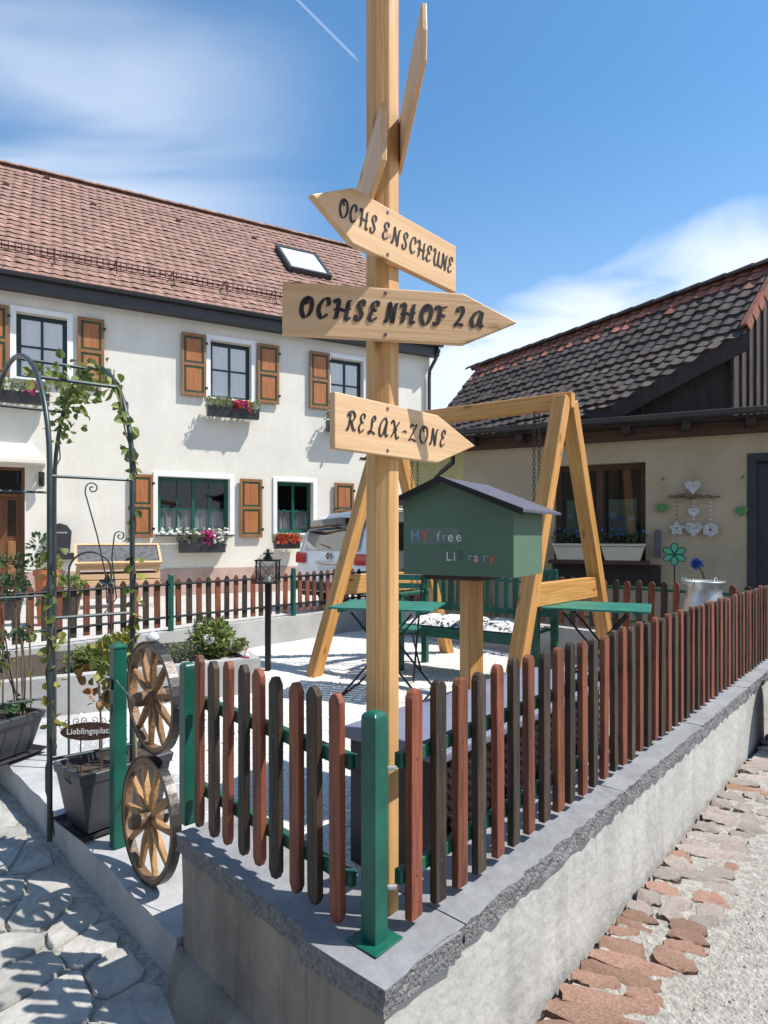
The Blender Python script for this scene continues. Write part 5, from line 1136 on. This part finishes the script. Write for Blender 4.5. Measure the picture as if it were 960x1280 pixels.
# far gable closing the volume
m = MB(); pts_ = [rp(p, sEnd - .15, -.05) for p in pl_ if p > 5.95] + [Vector((*(pv * 10.4 + dv * (sEnd - .15)).xy, 2.6)), Vector((*(pv * 10.4 + dv * (sEnd - .15)).xy, 0)), Vector((*(pv * 5.99 + dv * (sEnd - .15)).xy, 0)), Vector((*(pv * 5.99 + dv * (sEnd - .15)).xy, 2.6))]; m.add(pts_, [tuple(range(len(pts_)))]); m.build('rear_gable', 'dark_wood', barn)
cand = []; s_along = 0; p = 5.17; row = 0
while p < 7.80:
    sl_ = (rz_(p + .02) - rz_(p)) / .02; ex_ = .165; dp = ex_ / math.sqrt(1 + sl_ * sl_); s = s0_(p + dp * .5) + .10
    while s < sEnd: cand.append((p, s, sl_, ex_, row)); s += .172
    p += dp; row += 1
nrow = row
def near(c):
    w = rp(c[0], c[1]); u = CX + F * w.x / w.y; return (0 if 545 < u < 975 and c[4] > 4 else 1, w.y)
cand.sort(key=near); st = MB(); st2 = MB(); tmr = MB(); tile_mb(tmr, Vector((0, 0, 0)), Vector((1, 0, 0)), Vector((0, 1, 0)), Vector((0, 0, 1)), .172, .165 * 1.3, None, .026, .016); TD, TR_ = edged(tmr.mesh('roof_tile', 'tile_dark')), None
TR_ = TD.copy(); TR_.materials[0] = MATS['tile_rust']
for k, (p, s, sl_, ex_, row) in enumerate(cand):
    c = 1 / math.sqrt(1 + sl_ * sl_); up = (pv * c + Vector((0, 0, sl_ * c))); nn = (-pv * sl_ * c + Vector((0, 0, c))); xx = -dv; o_ = rp(p, s, -.02 + R.uniform(-.010, .010)); red = row >= nrow - 2 or (row == nrow - 3 and R.random() < .5)
    if k < 300: put('roof_tile', TR_ if red else TD, broof, Matrix(((xx.x, up.x, nn.x, o_.x), (xx.y, up.y, nn.y, o_.y), (xx.z, up.z, nn.z, o_.z), (0, 0, 0, 1))) @ Matrix.Rotation(R.uniform(-.02, .02), 4, 'Z'))
    else: tile_mb(st2 if red else st, o_, xx, up, nn, .172, ex_ * 1.3, R.random(), .026, .016)
for q_, mt in ((st, 'tile_dark'), (st2, 'tile_rust')):
    if q_.v: o = edged(q_.build('roof_tiles', mt, broof)); o['kind'] = 'stuff'
s = sC - .12
while s < sEnd:
    m = MB(); n = 6; v = []
    for ss, r_ in ((0, .10), (.36, .085)):
        for k in range(n + 1): a_ = math.pi * k / n; v.append(pv * (7.83 - r_ * math.cos(a_)) + dv * (s + ss) + Vector((0, 0, 4.55 + r_ * .8 * math.sin(a_))))
    m.add(v, [(k, k + 1, n + 2 + k, n + 1 + k) for k in range(n)]); m.box(0, 0, 0, 0, 0, 0) if False else None; o = m.build('ridge_tile', 'tile_dark', broof); s += .34
# barge board along the slanting verge, boarding behind it
m = MB(); v = []; tl = [i / 20 for i in range(21)]
for t in tl:
    p = 5.75 + (pC - 5.75) * t; w = pv * p + dv * (s0_(p) - .02); z = rz_(p); v += [Vector((w.x, w.y, z - .015)), Vector((w.x, w.y, z - .215)), Vector((w.x, w.y, z - .015)) + bin3 * .03, Vector((w.x, w.y, z - .215)) + bin3 * .03]
m.add(v, [f_ for i in range(20) for f_ in ((4 * i, 4 * i + 1, 4 * i + 5, 4 * i + 4), (4 * i + 1, 4 * i + 3, 4 * i + 7, 4 * i + 5), (4 * i + 2, 4 * i + 6, 4 * i + 7, 4 * i + 3))]); m.build('barge_board', 'dark_wood', barn)
x = -1.4
while x < .76:
    x2 = min(x + .135, .765); p = 6.534 + .532 * (x + .06); zt_ = rz_(p) - .10
    if zt_ > 2.62: MB().prism([(x + .003, 2.588), (x2 - .003, 2.588), (x2 - .003, rz_(6.534 + .532 * x2) - .08), (x + .003, rz_(6.534 + .532 * x) - .08)], 'y', .06, .085).build('board', 'dark_wood', barn, MBn)
    x += .14
# sunlit board-and-batten gable, square to the ridge
G0 = Cc - dv * .02; gm = frame(G0, pv, 0)
k = 0; x = 0.0
while x < 1.9:
    def zr(xx): p = pC + xx; return rz_(p) if p < 7.83 else 4.56 - (p - 7.83) * 1.05
    MB().prism([(x + .002, 2.588), (x + .148, 2.588), (x + .148, max(2.6, zr(x + .148) - .06)), (x + .002, max(2.6, zr(x) - .06))], 'y', 0, .024).build('board', 'old_boards', barn, gm)
    MB().prism([(x + .125, 2.59), (x + .172, 2.59), (x + .172, max(2.6, zr(x + .172) - .075)), (x + .125, max(2.6, zr(x + .125) - .075))], 'y', -.024, -.001).build('batten', 'old_boards', barn, gm); x += .15
x = .03
while x < .88:
    z = zr(x); m = MB(); m.box(-.085, .085, -.0, .21, -.012, .012); m.box(-.085, -.063, 0, .21, -.09, -.0125) if False else None
    mt_ = gm @ Matrix.Translation((x, -.13, z + .05)) @ Matrix.Rotation(math.radians(-49), 4, 'Y'); MB().prism([(-.01, -.012), (.20, .0), (.20, .02), (.06, .018), (-.01, .012)], 'y', 0, .07).build('verge_tile', 'tile_rust', broof, mt_); MB().prism([(-.005, -.10), (.12, -.075), (.15, 0.0), (-.005, -.005)], 'y', -.002, .016).build('verge_tile', 'tile_rust', broof, mt_); x += .115
# flat lead between the gutter and the boarded gable
# barn window
a, b, c, d = bwin; y = .12; m = MB()
for (p, q, r_, s) in ((a, a + .06, c, d), (b - .06, b, c, d), (a + .06, b - .06, c, c + .06), (a + .06, b - .06, d - .07, d), ((a + b) / 2 - .04, (a + b) / 2 + .04, c + .06, d - .07)): m.box(p, q, y, y + .05, r_, s)
bwn = m.build('window', 'brown_beam', barn, MBn, bevel=.004)
for p, q in ((a + .06, (a + b) / 2 - .04), ((a + b) / 2 + .04, b - .06)):
    MB().add([(p, y + .025, c + .06), (q, y + .025, c + .06), (q, y + .025, d - .07), (p, y + .025, d - .07)], [(0, 1, 2, 3)]).build('pane', 'pane_dark', bwn, MBn)
    dm = MB(); cols = []
    MB().box(p + .06, q - .05, y + .03, y + .032, c + .30, c + .74).build('picture', 'tape', bwn, MBn)
    for k in range(3):
        xx = p + (q - p) * (.25 + .25 * k); zz_ = c + .52 + R.uniform(-.03, .03); sp = MB()
        for j in range(14): an = j * .449; sp.leaf(Vector((xx, y + .028, zz_)), Vector((math.cos(an), 0, math.sin(an))), Vector((0, -1, 0)), .055, .016)
        sp.tube([(xx, y + .028, zz_), (xx + .01, y + .028, c + .3)], .003, 4); sp.build('printed_flower', 'blue_sticker' if k != 1 else 'petal_blue', bwn, MBn)
MB().box(a, b, .5, .52, c, d).build('inner_wall', 'room', barn, MBn)
MB().box(a - .04, b + .04, -.20, .10, c - .045, c - .001).build('sill', 'brown_beam', bwn, MBn, bevel=.004)
MB().box(a - .02, bt_(826), -.03, -.002, c - .30, c - .05).build('panel', 'dark_wood', bwn, MBn)
def bplanter(u0, u1, label):
    x0, x1 = bt_(u0, -.1), bt_(u1, -.1); zb_ = c + .001; root = thing('window_planter', label, 'planter', MBn @ Vector(((x0 + x1) / 2, -.11, zb_)), 'cream planters on the barn sill')
    MB().prism([(x0 + .05, zb_), (x1 - .05, zb_), (x1, zb_ + .17), (x0, zb_ + .17)], 'y', -.19, -.03).build('box', 'cream_plastic', root, MBn, bevel=.008); MB().box(x0 - .01, x1 + .01, -.205, -.015, zb_ + .171, zb_ + .20).build('rim', 'cream_plastic', root, MBn, bevel=.005)
    leaves('foliage', 'leaf_dark', root, [(MBn @ Vector((x0 + (x1 - x0) * (i + .5) / 5, -.11, zb_ + .26)), (.07, .06, .07), 40) for i in range(5)], .04, .02)
    blossoms('blossom', 'petal_blue', root, [MBn @ Vector((R.uniform(x0, x1), R.uniform(-.17, -.05), zb_ + R.uniform(.25, .38))) for _ in range(14)], .022)
bplanter(693, 742, 'cream planter on the left half of the barn window sill'); bplanter(752, 806, 'cream planter on the right half of the barn window sill')
# barn door
a, b, c, d = bdoor; bd_ = MB().box(a + .09, b - .09, .06, .10, c, d - .09).build('door', 'door_blue', barn, MBn)
for (p, q, r_, s) in ((a, a + .09, c, d), (b - .09, b, c, d), (a + .09, b - .09, d - .09, d)): MB().box(p, q, -.015, .12, r_, s).build('door_frame', 'door_blue', bd_, MBn, bevel=.005)
for k in range(6): MB().box(a + .10 + k * .142, a + .10 + k * .142 + .134, .045, .0595, c + .02, d - .11).build('plank', 'door_blue', bd_, MBn)
# ------------------------------------------------------------------ things hanging on the barn wall
def bp(u, v, y=-.03): t = bt_(u, y); w = BO + bin3 * y + be3 * t; return Vector((t, y, zat(v, w.y)))
def heart(r):
    o = []
    for i in range(26): t = 2 * math.pi * i / 26; o.append((r * .0625 * 16 * math.sin(t) ** 3, r * .0625 * (13 * math.cos(t) - 5 * math.cos(2 * t) - 2 * math.cos(3 * t) - math.cos(4 * t))))
    return o[::-1]
for (uu, v0, v1, lab) in ((828, 600, 635, 'green felt heart hanging on the wall left of the driftwood mobile'), (927, 598, 639, 'green felt heart hanging from the hook beside the dark door')):
    p = bp(uu, v1, -.03); hk = bp(uu, v0, -.03); root = thing('hanging_heart', lab, 'heart', MBn @ (p - Vector((0, 0, .06))), 'green hearts on the barn wall')
    m = MB(); m.prism(heart(.062), 'y', -.016, .012); m.build('heart', 'heart_green', root, MBn @ Matrix.Translation(p), bevel=.006, seg=2)
    for s_ in (-1, 1): MB().tube([p + Vector((s_ * .03, 0, .05)), hk + Vector((s_ * .012, 0, 0))], .003, 4).build('ribbon', 'string', root, MBn)
    MB().tube([hk + Vector((0, .03, .0)), hk + Vector((0, -.01, 0)), hk + Vector((.02, -.01, .03))], .006, 5).build('hook', 'black_metal', root, MBn)
sb0, sb1 = bp(835, 620, -.05), bp(900, 621, -.05); mob = thing('driftwood_mobile', 'driftwood mobile with pale wicker hearts and star on the barn wall', 'mobile', MBn @ bp(867, 672, -.05))
v_ = [sb0.lerp(sb1, i / 9) + Vector((0, R.uniform(-.008, .008), R.uniform(-.012, .012))) for i in range(10)]; MB().tube(v_, [.012, .018, .02, .022, .024, .022, .018, .017, .015, .010], 7).build('branch', 'bark', mob, MBn, smooth=True)
MB().tube([v_[1] + Vector((0, -.01, .01)), v_[4] + Vector((0, -.02, -.03)), v_[5] + Vector((0, -.015, -.02)), v_[7] + Vector((0, -.01, .01))], .008, 6).build('twig', 'bark', mob, MBn)
top = bp(866, 590, -.04); hk = MB().tube([v_[2], top, v_[7]], .0025, 4).build('string', 'string', mob, MBn); MB().blob(top, .018, 8, 5).build('bow', 'string', mob, MBn)
def wicker(c, shape, r):
    m = MB(); n = 46; pts = []
    for i in range(n):
        t = 2 * math.pi * i / n
        if shape == 'heart': x, z = r * .0625 * 16 * math.sin(t) ** 3, r * .0625 * (13 * math.cos(t) - 5 * math.cos(2 * t) - 2 * math.cos(3 * t) - math.cos(4 * t))
        elif shape == 'star': rr = r * (1 if int(i / n * 10) % 2 == 0 else .62); rr = r * (.80 + .24 * math.cos(5 * t)); x, z = rr * math.sin(t), rr * math.cos(t)
        else: rr = r * (.92 + .10 * math.cos(6 * t)); x, z = rr * math.sin(t), rr * math.cos(t)
        pts.append((x, z))
    for k in (1.0, .78, .55):
        m.tube([c + Vector((x * k, R.uniform(-.004, .004), z * k)) for x, z in pts[::2]], .007, 5, closed=True)
    for i in range(0, n, 3): x, z = pts[i]; j = (i + 17) % n; m.tube([c + Vector((x, -.004, z)), c + Vector((pts[j][0] * .6, .004, pts[j][1] * .6))], .0045, 4)
    return m
for u, v, sh_, r_ in ((866, 608, 'heart', .078), (867, 640, 'heart', .055), (846, 661, 'star', .075), (867, 661, 'heart', .085), (888, 662, 'ring', .075)):
    c_ = bp(u, v, -.05); wicker(c_, sh_, r_).build('wicker_shape', 'ornament', mob, MBn)
for u in (846, 867, 888):
    A, B = bp(u, 624, -.05), bp(u, 655, -.05); MB().tube([A, B], .002, 4).build('string', 'string', mob, MBn); m = MB()
    for k in range(5): m.blob(A.lerp(B, .12 + .17 * k), (.014, .012, .009), 7, 4)
    m.build('beads', 'bark' if u == 846 else 'ornament', mob, MBn)
c_ = bp(843, 693, -.35); mf = thing('metal_flower', 'bright green six-petalled metal flower on a stake by the barn', 'garden ornament', MBn @ Vector((c_.x, c_.y, 0)))
for k in range(6):
    a_ = math.radians(90 + 60 * k); d_ = Vector((math.cos(a_), 0, math.sin(a_))); cc = c_ + d_ * .072; pr = [(.030 * math.cos(t), .048 * math.sin(t)) for t in [2 * math.pi * i / 14 for i in range(14)]]
    pe = MB().prism(pr, 'y', -.004, .004).build('petal', 'flower_green', mf, MBn @ Matrix.Translation(cc) @ Matrix.Rotation(-(a_ - math.pi / 2), 4, 'Y')); MB().tube([(.036 * math.cos(t), 0, .055 * math.sin(t)) for t in [2 * math.pi * i / 14 for i in range(14)]], .006, 5, closed=True).build('petal_rim', 'green_paint', pe, MBn @ Matrix.Translation(cc) @ Matrix.Rotation(-(a_ - math.pi / 2), 4, 'Y'))
MB().blob(c_ + Vector((0, -.006, 0)), .02, 8, 5).build('centre', 'green_paint', mf, MBn); MB().tube([c_ + Vector((0, .012, .05)), Vector((c_.x, c_.y + .012, .04))], .007, 5).build('stake', 'black_metal', mf, MBn)
c_ = bp(872, 705, -.4); bf = thing('blue_flower', 'deep blue artificial bloom on a grey stem beside the metal cauldron', 'garden ornament', MBn @ Vector((c_.x, c_.y, .05)))
m = MB()
for k in range(40): d_ = rdir(.2); m.leaf(c_ + d_ * .015, d_, rdir(.2), .06, .04)
m.build('bloom', 'petal_blue', bf, MBn); MB().tube([c_, c_ + Vector((.05, 0, -.10)), c_ + Vector((.07, 0, -.2)), Vector((c_.x + .06, c_.y, .05))], .014, 6).build('stem', 'bark', bf, MBn)
c_ = bp(822, 680, -.05); tag(MB().prism([(-.035, -.16), (.035, -.16), (.035, .14), (.025, .165), (-.025, .165), (-.035, .14)], 'y', -.012, .012).build('slate_plaque', 'slate_purple', None, MBn @ Matrix.Translation(c_), bevel=.004), 'narrow purple-grey slate plaque leaning beside the barn window', 'plaque')
# cauldron on a stump
cp_ = PL(LA - .45, .0); ct = Vector(((880 - CX) / F * 5.0, 5.0, 0)); zb_ = zat(765, 5.0)
stp = thing('tree_stump', 'dark wooden stump under the metal cauldron behind the fence', 'stump', Vector((ct.x, ct.y, 0))); MB().lathe([(0, 0), (.19, 0), (.17, .1), (.165, zb_ - .01), (0, zb_ - .01)], (ct.x, ct.y, 0.0), 16).build('trunk', 'bark', stp)
cau = thing('metal_cauldron', 'grey bell-shaped metal cauldron with rim handles behind the right-hand fence', 'cauldron', Vector((ct.x, ct.y, zb_)))
k = .165; MB().lathe([(0, .0), (k * .95, 0), (k * 1.0, .015), (k * .93, .07), (k * .80, .14), (k * .76, .19), (k * .84, .225), (k * .95, .245), (k * .93, .25), (k * .80, .232), (k * .70, .19), (0, .17)], (ct.x, ct.y, zb_), 28).build('body', 'zinc', cau, smooth=True)
for a_ in (.5, 2.4, 3.7): MB().tube([Vector((ct.x + k * .9 * math.cos(a_) + (.02 * math.cos(t)) * math.cos(a_), ct.y + k * .9 * math.sin(a_) + .02 * math.cos(t) * math.sin(a_), zb_ + .245 + .022 * math.sin(t))) for t in [2 * math.pi * i / 10 for i in range(10)]], .006, 5, closed=True).build('lug', 'zinc', cau)
# black barrel at the end of the wall on the street side
bq = PL(3.98, -.30, -.11); br = thing('rain_barrel', 'black plastic barrel on the street beside the far end of the wall', 'barrel', bq)
k = .255; MB().lathe([(0, 0), (k * .86, 0), (k * .92, .03), (k, .18), (k * 1.02, .28), (k, .40), (k * .95, .50), (k * .97, .52), (k * .88, .53), (k * .86, .40), (0, .38)], bq, 26).build('body', 'rubber', br, smooth=True)
for z in (.16, .36): MB().lathe([(k * .99, z - .014), (k * 1.035, z), (k * .99, z + .014)], bq, 26).build('hoop', 'rubber', br, smooth=True)
pd = [(bt_(566, .35), .35, bz(566, 566, .35)), (bt_(566, .35), .35, bz(566, 578, .35)), (bt_(552, .6), .6, bz(552, 590, .6)), (bt_(545, .7), .7, bz(545, 596, .7)), (bt_(545, .7), .7, .1)]
MB().tube(pd, .035, 8).build('downpipe', 'anthracite', barn, MBn, smooth=True)
def tree(label, p, hh, rad, n):
    root = thing('broadleaf_tree', label, 'tree', p); p = Vector(p); m = MB(); m.tube([p, p + Vector((.1, 0, hh * .35)), p + Vector((0, .1, hh * .75))], [.16, .12, .05], 8)
    for k in range(7): a_ = k * .9; q = p + Vector((0, 0, hh * (.35 + .06 * k))); m.tube(bez(q, q + Vector((math.cos(a_) * rad * .4, math.sin(a_) * rad * .4, .3)), q + Vector((math.cos(a_) * rad * .8, math.sin(a_) * rad * .8, .8)), 4), [.05, .04, .03, .02, .01], 5)
    m.build('trunk', 'bark', root); bl_ = []
    for k in range(26): d_ = rdir(.1); bl_.append((p + Vector((d_.x * rad * .75, d_.y * rad * .75, hh * .68 + d_.z * hh * .28)), (rad * .32, rad * .32, rad * .28), n // 26))
    leaves('crown', 'leaf_dark', root, bl_, .22, .13); return root
tree('green treetop showing just left of the barn roof', (2.3, 24.0, 0), 5.9, 1.5, 2600)
# ------------------------------------------------------------------ white car
cR = Vector((-1.50, 10.6, .054)); cdir = uni(.707, .707)      # rear left corner; heading
car = thing('parked_car', 'white van-like estate car seen from behind, parked behind the fence', 'car', cR + Vector((.6, -.6, 0))); mcar = frame(cR + Vector((cdir.y, -cdir.x, 0)) * .9, cdir, .054)
# sections: (x, half width low, half width belt, half width roof, z bottom, z belt, z roof)
SEC = [(0.00, .80, .84, .80, .34, .90, .96), (.03, .86, .88, .80, .28, .94, 1.02), (.13, .89, .89, .77, .24, 1.0, 1.36), (.30, .90, .895, .71, .22, 1.0, 1.60), (.60, .905, .90, .67, .21, 1.0, 1.655), (1.5, .91, .905, .665, .2, .98, 1.68), (2.6, .91, .905, .655, .2, .97, 1.64), (3.1, .91, .90, .65, .2, .97, 1.52), (3.75, .90, .89, .74, .22, .96, 1.05), (4.3, .86, .84, .70, .26, .80, .88), (4.5, .74, .72, .6, .34, .66, .72)]
def sec(s): x, a, b, c, z0, z1, z2 = s; return [(x, -a * .96, z0), (x, -a, z0 + .10), (x, -b, (z0 + z1) / 2 + .05), (x, -b * .985, z1), (x, -(c + (b - c) * .22), z1 + (z2 - z1) * .80), (x, -c * .9, z2 - .03), (x, -c * .6, z2), (x, 0, z2 + .012), (x, c * .6, z2), (x, c * .9, z2 - .03), (x, (c + (b - c) * .22), z1 + (z2 - z1) * .80), (x, b * .985, z1), (x, b, (z0 + z1) / 2 + .05), (x, a, z0 + .10), (x, a * .96, z0)]
m = MB(); n = 15; vs = [p for s_ in SEC for p in sec(s_)]
m.add(vs, [(i * n + k, i * n + k + 1, (i + 1) * n + k + 1, (i + 1) * n + k) for i in range(len(SEC) - 1) for k in range(n - 1)] + [tuple(range(n))[::-1], tuple((len(SEC) - 1) * n + k for k in range(n))]); body = m.build('body', 'car_paint', car, mcar, smooth=True)
def onrear(y, z):   # x of the tail at height z
    pr = [(.34, 0), (.93, 0.0), (1.0, .035), (1.36, .13), (1.6, .30), (1.7, .5)]
    for (z0, x0), (z1, x1) in zip(pr[:-1], pr[1:]):
        if z <= z1: return x0 + (x1 - x0) * (z - z0) / (z1 - z0) 
    return .4
def rearpatch(name, poly, mat, offx, parent=car, sub=1, th=.0):
    m = MB(); m.add([(onrear(y, z) - offx, y, z) for y, z in poly], [tuple(range(len(poly)))]); return m.build(name, mat, parent, mcar)
def strip_patch(name, ys_, zf0, zf1, mat, offx, nz=5, parent=car):
    m = MB(); v = [(onrear(y, z) - offx, y, z) for y in ys_ for z in [zf0(y) + (zf1(y) - zf0(y)) * k / nz for k in range(nz + 1)]]; q = nz + 1
    m.add(v, [(i * q + k, (i + 1) * q + k, (i + 1) * q + k + 1, i * q + k + 1) for i in range(len(ys_) - 1) for k in range(nz)]); return m.build(name, mat, parent, mcar, smooth=True)
ys_ = [-.66 + 1.32 * i / 14 for i in range(15)]
strip_patch('rear_window', ys_, lambda y: 1.02, lambda y: 1.55 - .06 * abs(y), 'car_glass', .035)
for s_ in (-1, 1):
    yy = [s_ * (.60 + .26 * i / 5) for i in range(6)]; tl_ = strip_patch('tail_light', yy, lambda y: .80, lambda y: .97, 'tail_red', .03); MB().box(.02, .30, s_ * .905 - .012, s_ * .905 + .012, .80, .98).build('lens_side', 'tail_red', tl_, mcar, bevel=.01)
    gl = MB(); wy = lambda x, z: 0
    for x0, x1 in ((.25, 1.35), (1.40, 2.35), (2.40, 2.95)): gl.add([(x0, s_ * .905, 1.02), (x1, s_ * .905, 1.02), (x1 - .06, s_ * .755, 1.47), (x0 + .06, s_ * .755, 1.47)], [(0, 1, 2, 3)])
    gl.build('side_window', 'car_glass', car, mcar)
    MB().tube([(.55, s_ * .56, 1.69), (.6, s_ * .56, 1.72), (2.4, s_ * .55, 1.73), (2.6, s_ * .55, 1.68)], .014, 6).build('roof_rail', 'car_black', car, mcar)
    for xw in (.75, 3.55):
        m = MB(); m.M = mcar @ Matrix.Translation((xw, s_ * .80, .30)) @ Matrix.Rotation(math.radians(90), 4, 'X'); m.lathe([(.20, -.10), (.29, -.10), (.31, -.07), (.31, .07), (.29, .10), (.20, .10)], n=24); w_ = m.build('tyre', 'rubber', car, smooth=True)
        m = MB(); m.M = mcar @ Matrix.Translation((xw, s_ * .80, .30)) @ Matrix.Rotation(math.radians(90), 4, 'X'); m.lathe([(0, -.08), (.19, -.085), (.20, .0), (.19, .085), (0, .08)], n=20); m.build('rim', 'chrome', w_)
strip_patch('bumper', [-.84 + 1.68 * i / 14 for i in range(15)], lambda y: .36, lambda y: .50, 'car_black', .05)
MB().box(onrear(0, .76) - .035, onrear(0, .76) + .02, -.27, .27, .68, .79).build('number_plate', 'plate', car, mcar, bevel=.004)
MB().box(onrear(0, .8) - .030, onrear(0, .8) + .02, -.34, .34, .80, .835).build('handle_strip', 'chrome', car, mcar, bevel=.004)
bx_ = onrear(0, .92) - .040; m = MB(); Rb = .058; m.tube([(bx_, Rb * math.cos(t), .925 + Rb * math.sin(t)) for t in [2 * math.pi * i / 20 for i in range(20)]], .006, 5, closed=True)
for pts in ([(-.036, .046), (-.012, .006), (.0, .0), (.012, .006), (.036, .046)], [(-.056, .014), (-.028, -.050), (-.006, -.006), (.006, -.006), (.028, -.050), (.056, .014)]): m.tube([(bx_, y, .925 + z) for y, z in pts], .0055, 5)
m.build('badge', 'chrome', car, mcar); MB().cyl((bx_ + .006, 0, .925), (bx_ + .012, 0, .925), .056, n=20).build('badge_disc', 'car_black', car, mcar)
MB().tube([(onrear(0, 1.08) - .06, .02, 1.06), (onrear(0, 1.3) - .075, .30, 1.12)], .009, 5).build('wiper', 'car_black', car, mcar)
# ------------------------------------------------------------------ in front of the house
def onyard(u, depth): return Vector(((u - CX) / F * depth, depth, .056))
q = onyard(148, 10.9); cr = thing('crate_planter', 'light wooden crate table with dark slate top against the house wall', 'planter', q); mq = frame(q, hd2, q.z); Zt = zat(700, 10.9) - q.z; W_ = .66
for x in (-W_, W_ - .05):
    for yy in (-.2, .15): MB().box(x, x + .05, yy, yy + .05, 0, Zt * .86).build('leg', 'crate_wood', cr, mq)
for z in (.40, Zt - .32, Zt - .16): MB().box(-W_, W_, -.225, -.202, z, z + .09).build('board', 'crate_wood', cr, mq, bevel=.003)
MB().box(-W_ - .02, W_ + .02, -.20, .2, .40, .425).build('shelf', 'crate_wood', cr, mq)
m = MB(); m.M = mq @ Matrix.Translation((0, -.24, Zt - .05)) @ Matrix.Rotation(math.radians(38), 4, 'X'); m.box(-W_, W_, 0, .46, 0, .02); m.build('slate_top', 'slate', cr)
for a_, b_ in (((-W_ - .03), (W_ + .03)),): 
    for y0 in (-.03, .46): m = MB(); m.M = mq @ Matrix.Translation((0, -.24, Zt - .05)) @ Matrix.Rotation(math.radians(38), 4, 'X'); m.box(a_, b_, y0, y0 + .04, -.01, .04); m.build('edge_board', 'crate_wood', cr)
for s_ in (-W_ - .03, W_ - .01): m = MB(); m.M = mq @ Matrix.Translation((0, -.24, Zt - .05)) @ Matrix.Rotation(math.radians(38), 4, 'X'); m.box(s_, s_ + .04, .0105, .459, -.009, .039); m.build('edge_board', 'crate_wood', cr)
MB().box(-W_ + .06, W_ - .06, -.18, .14, .427, .62).build('storage_tray', 'rust', cr, mq)
q = onyard(58, 8.7); q.z = .054; tp = thing('terracotta_pot', 'tall orange terracotta pot left of the house crate', 'pot', q); z1 = zat(712, 8.7) - q.z
MB().lathe([(0, 0), (.11, 0), (.15, z1 * .9), (.17, z1 * .9), (.17, z1), (.15, z1), (.13, z1 * .85), (0, z1 * .85)], q, 18).build('pot', 'terracotta', tp); leaves('foliage', 'leaf_yellow', tp, [(q + Vector((.04, 0, z1 + .08)), (.15, .15, .12), 110)], .07, .045)
for (u, dep, hh, lab, mt, pot) in ((13, 9.3, .32, 'blue-grey leafy pot plant on the ground left of the arch', 'leaf_dark', 'pot_grey'), (86, 9.6, .30, 'round green pot plant at the foot of the crate', 'leaf', 'anthracite')):
    q = onyard(u, dep); pp = thing('pot_plant', lab, 'plant', q, 'pot plants by the house'); MB().lathe([(0, 0), (.12, 0), (.16, .26), (.175, .27), (.175, .30), (.15, .30), (.13, .25), (0, .25)], q, 16).build('pot', pot, pp); leaves('foliage', mt, pp, [(q + Vector((0, 0, .30 + hh * .5)), (.24, .24, hh * .6), 260)], .08, .05)
# ------------------------------------------------------------------ unseen house added behind the viewer to shade the near sides; shows in panes
nh = thing('shading_house', 'plain rendered house behind the viewer, outside the picture, added to shade the near walls', 'house', (-4, -7, -.15)); mn = frame((-4, -7), (1, -.12), -.2)
MB().box(-13, 9, -8, 0, 0, 6.2).build('wall', 'barn_plaster', nh, mn); MB().prism([(-8.5, 6.1), (.5, 6.1), (-4, 10.0)], 'x', -13.4, 9.4).build('roof', 'tile_red', nh, mn)
for i in range(7):
    for z in (1.1, 4.0): w = MB().box(-11.6 + i * 3, -10.6 + i * 3, .003, .04, z, z + 1.3).build('window', 'white_trim', nh, mn); MB().box(-11.5 + i * 3, -10.7 + i * 3, .041, .05, z + .1, z + 1.2).build('pane', 'room', w, mn)
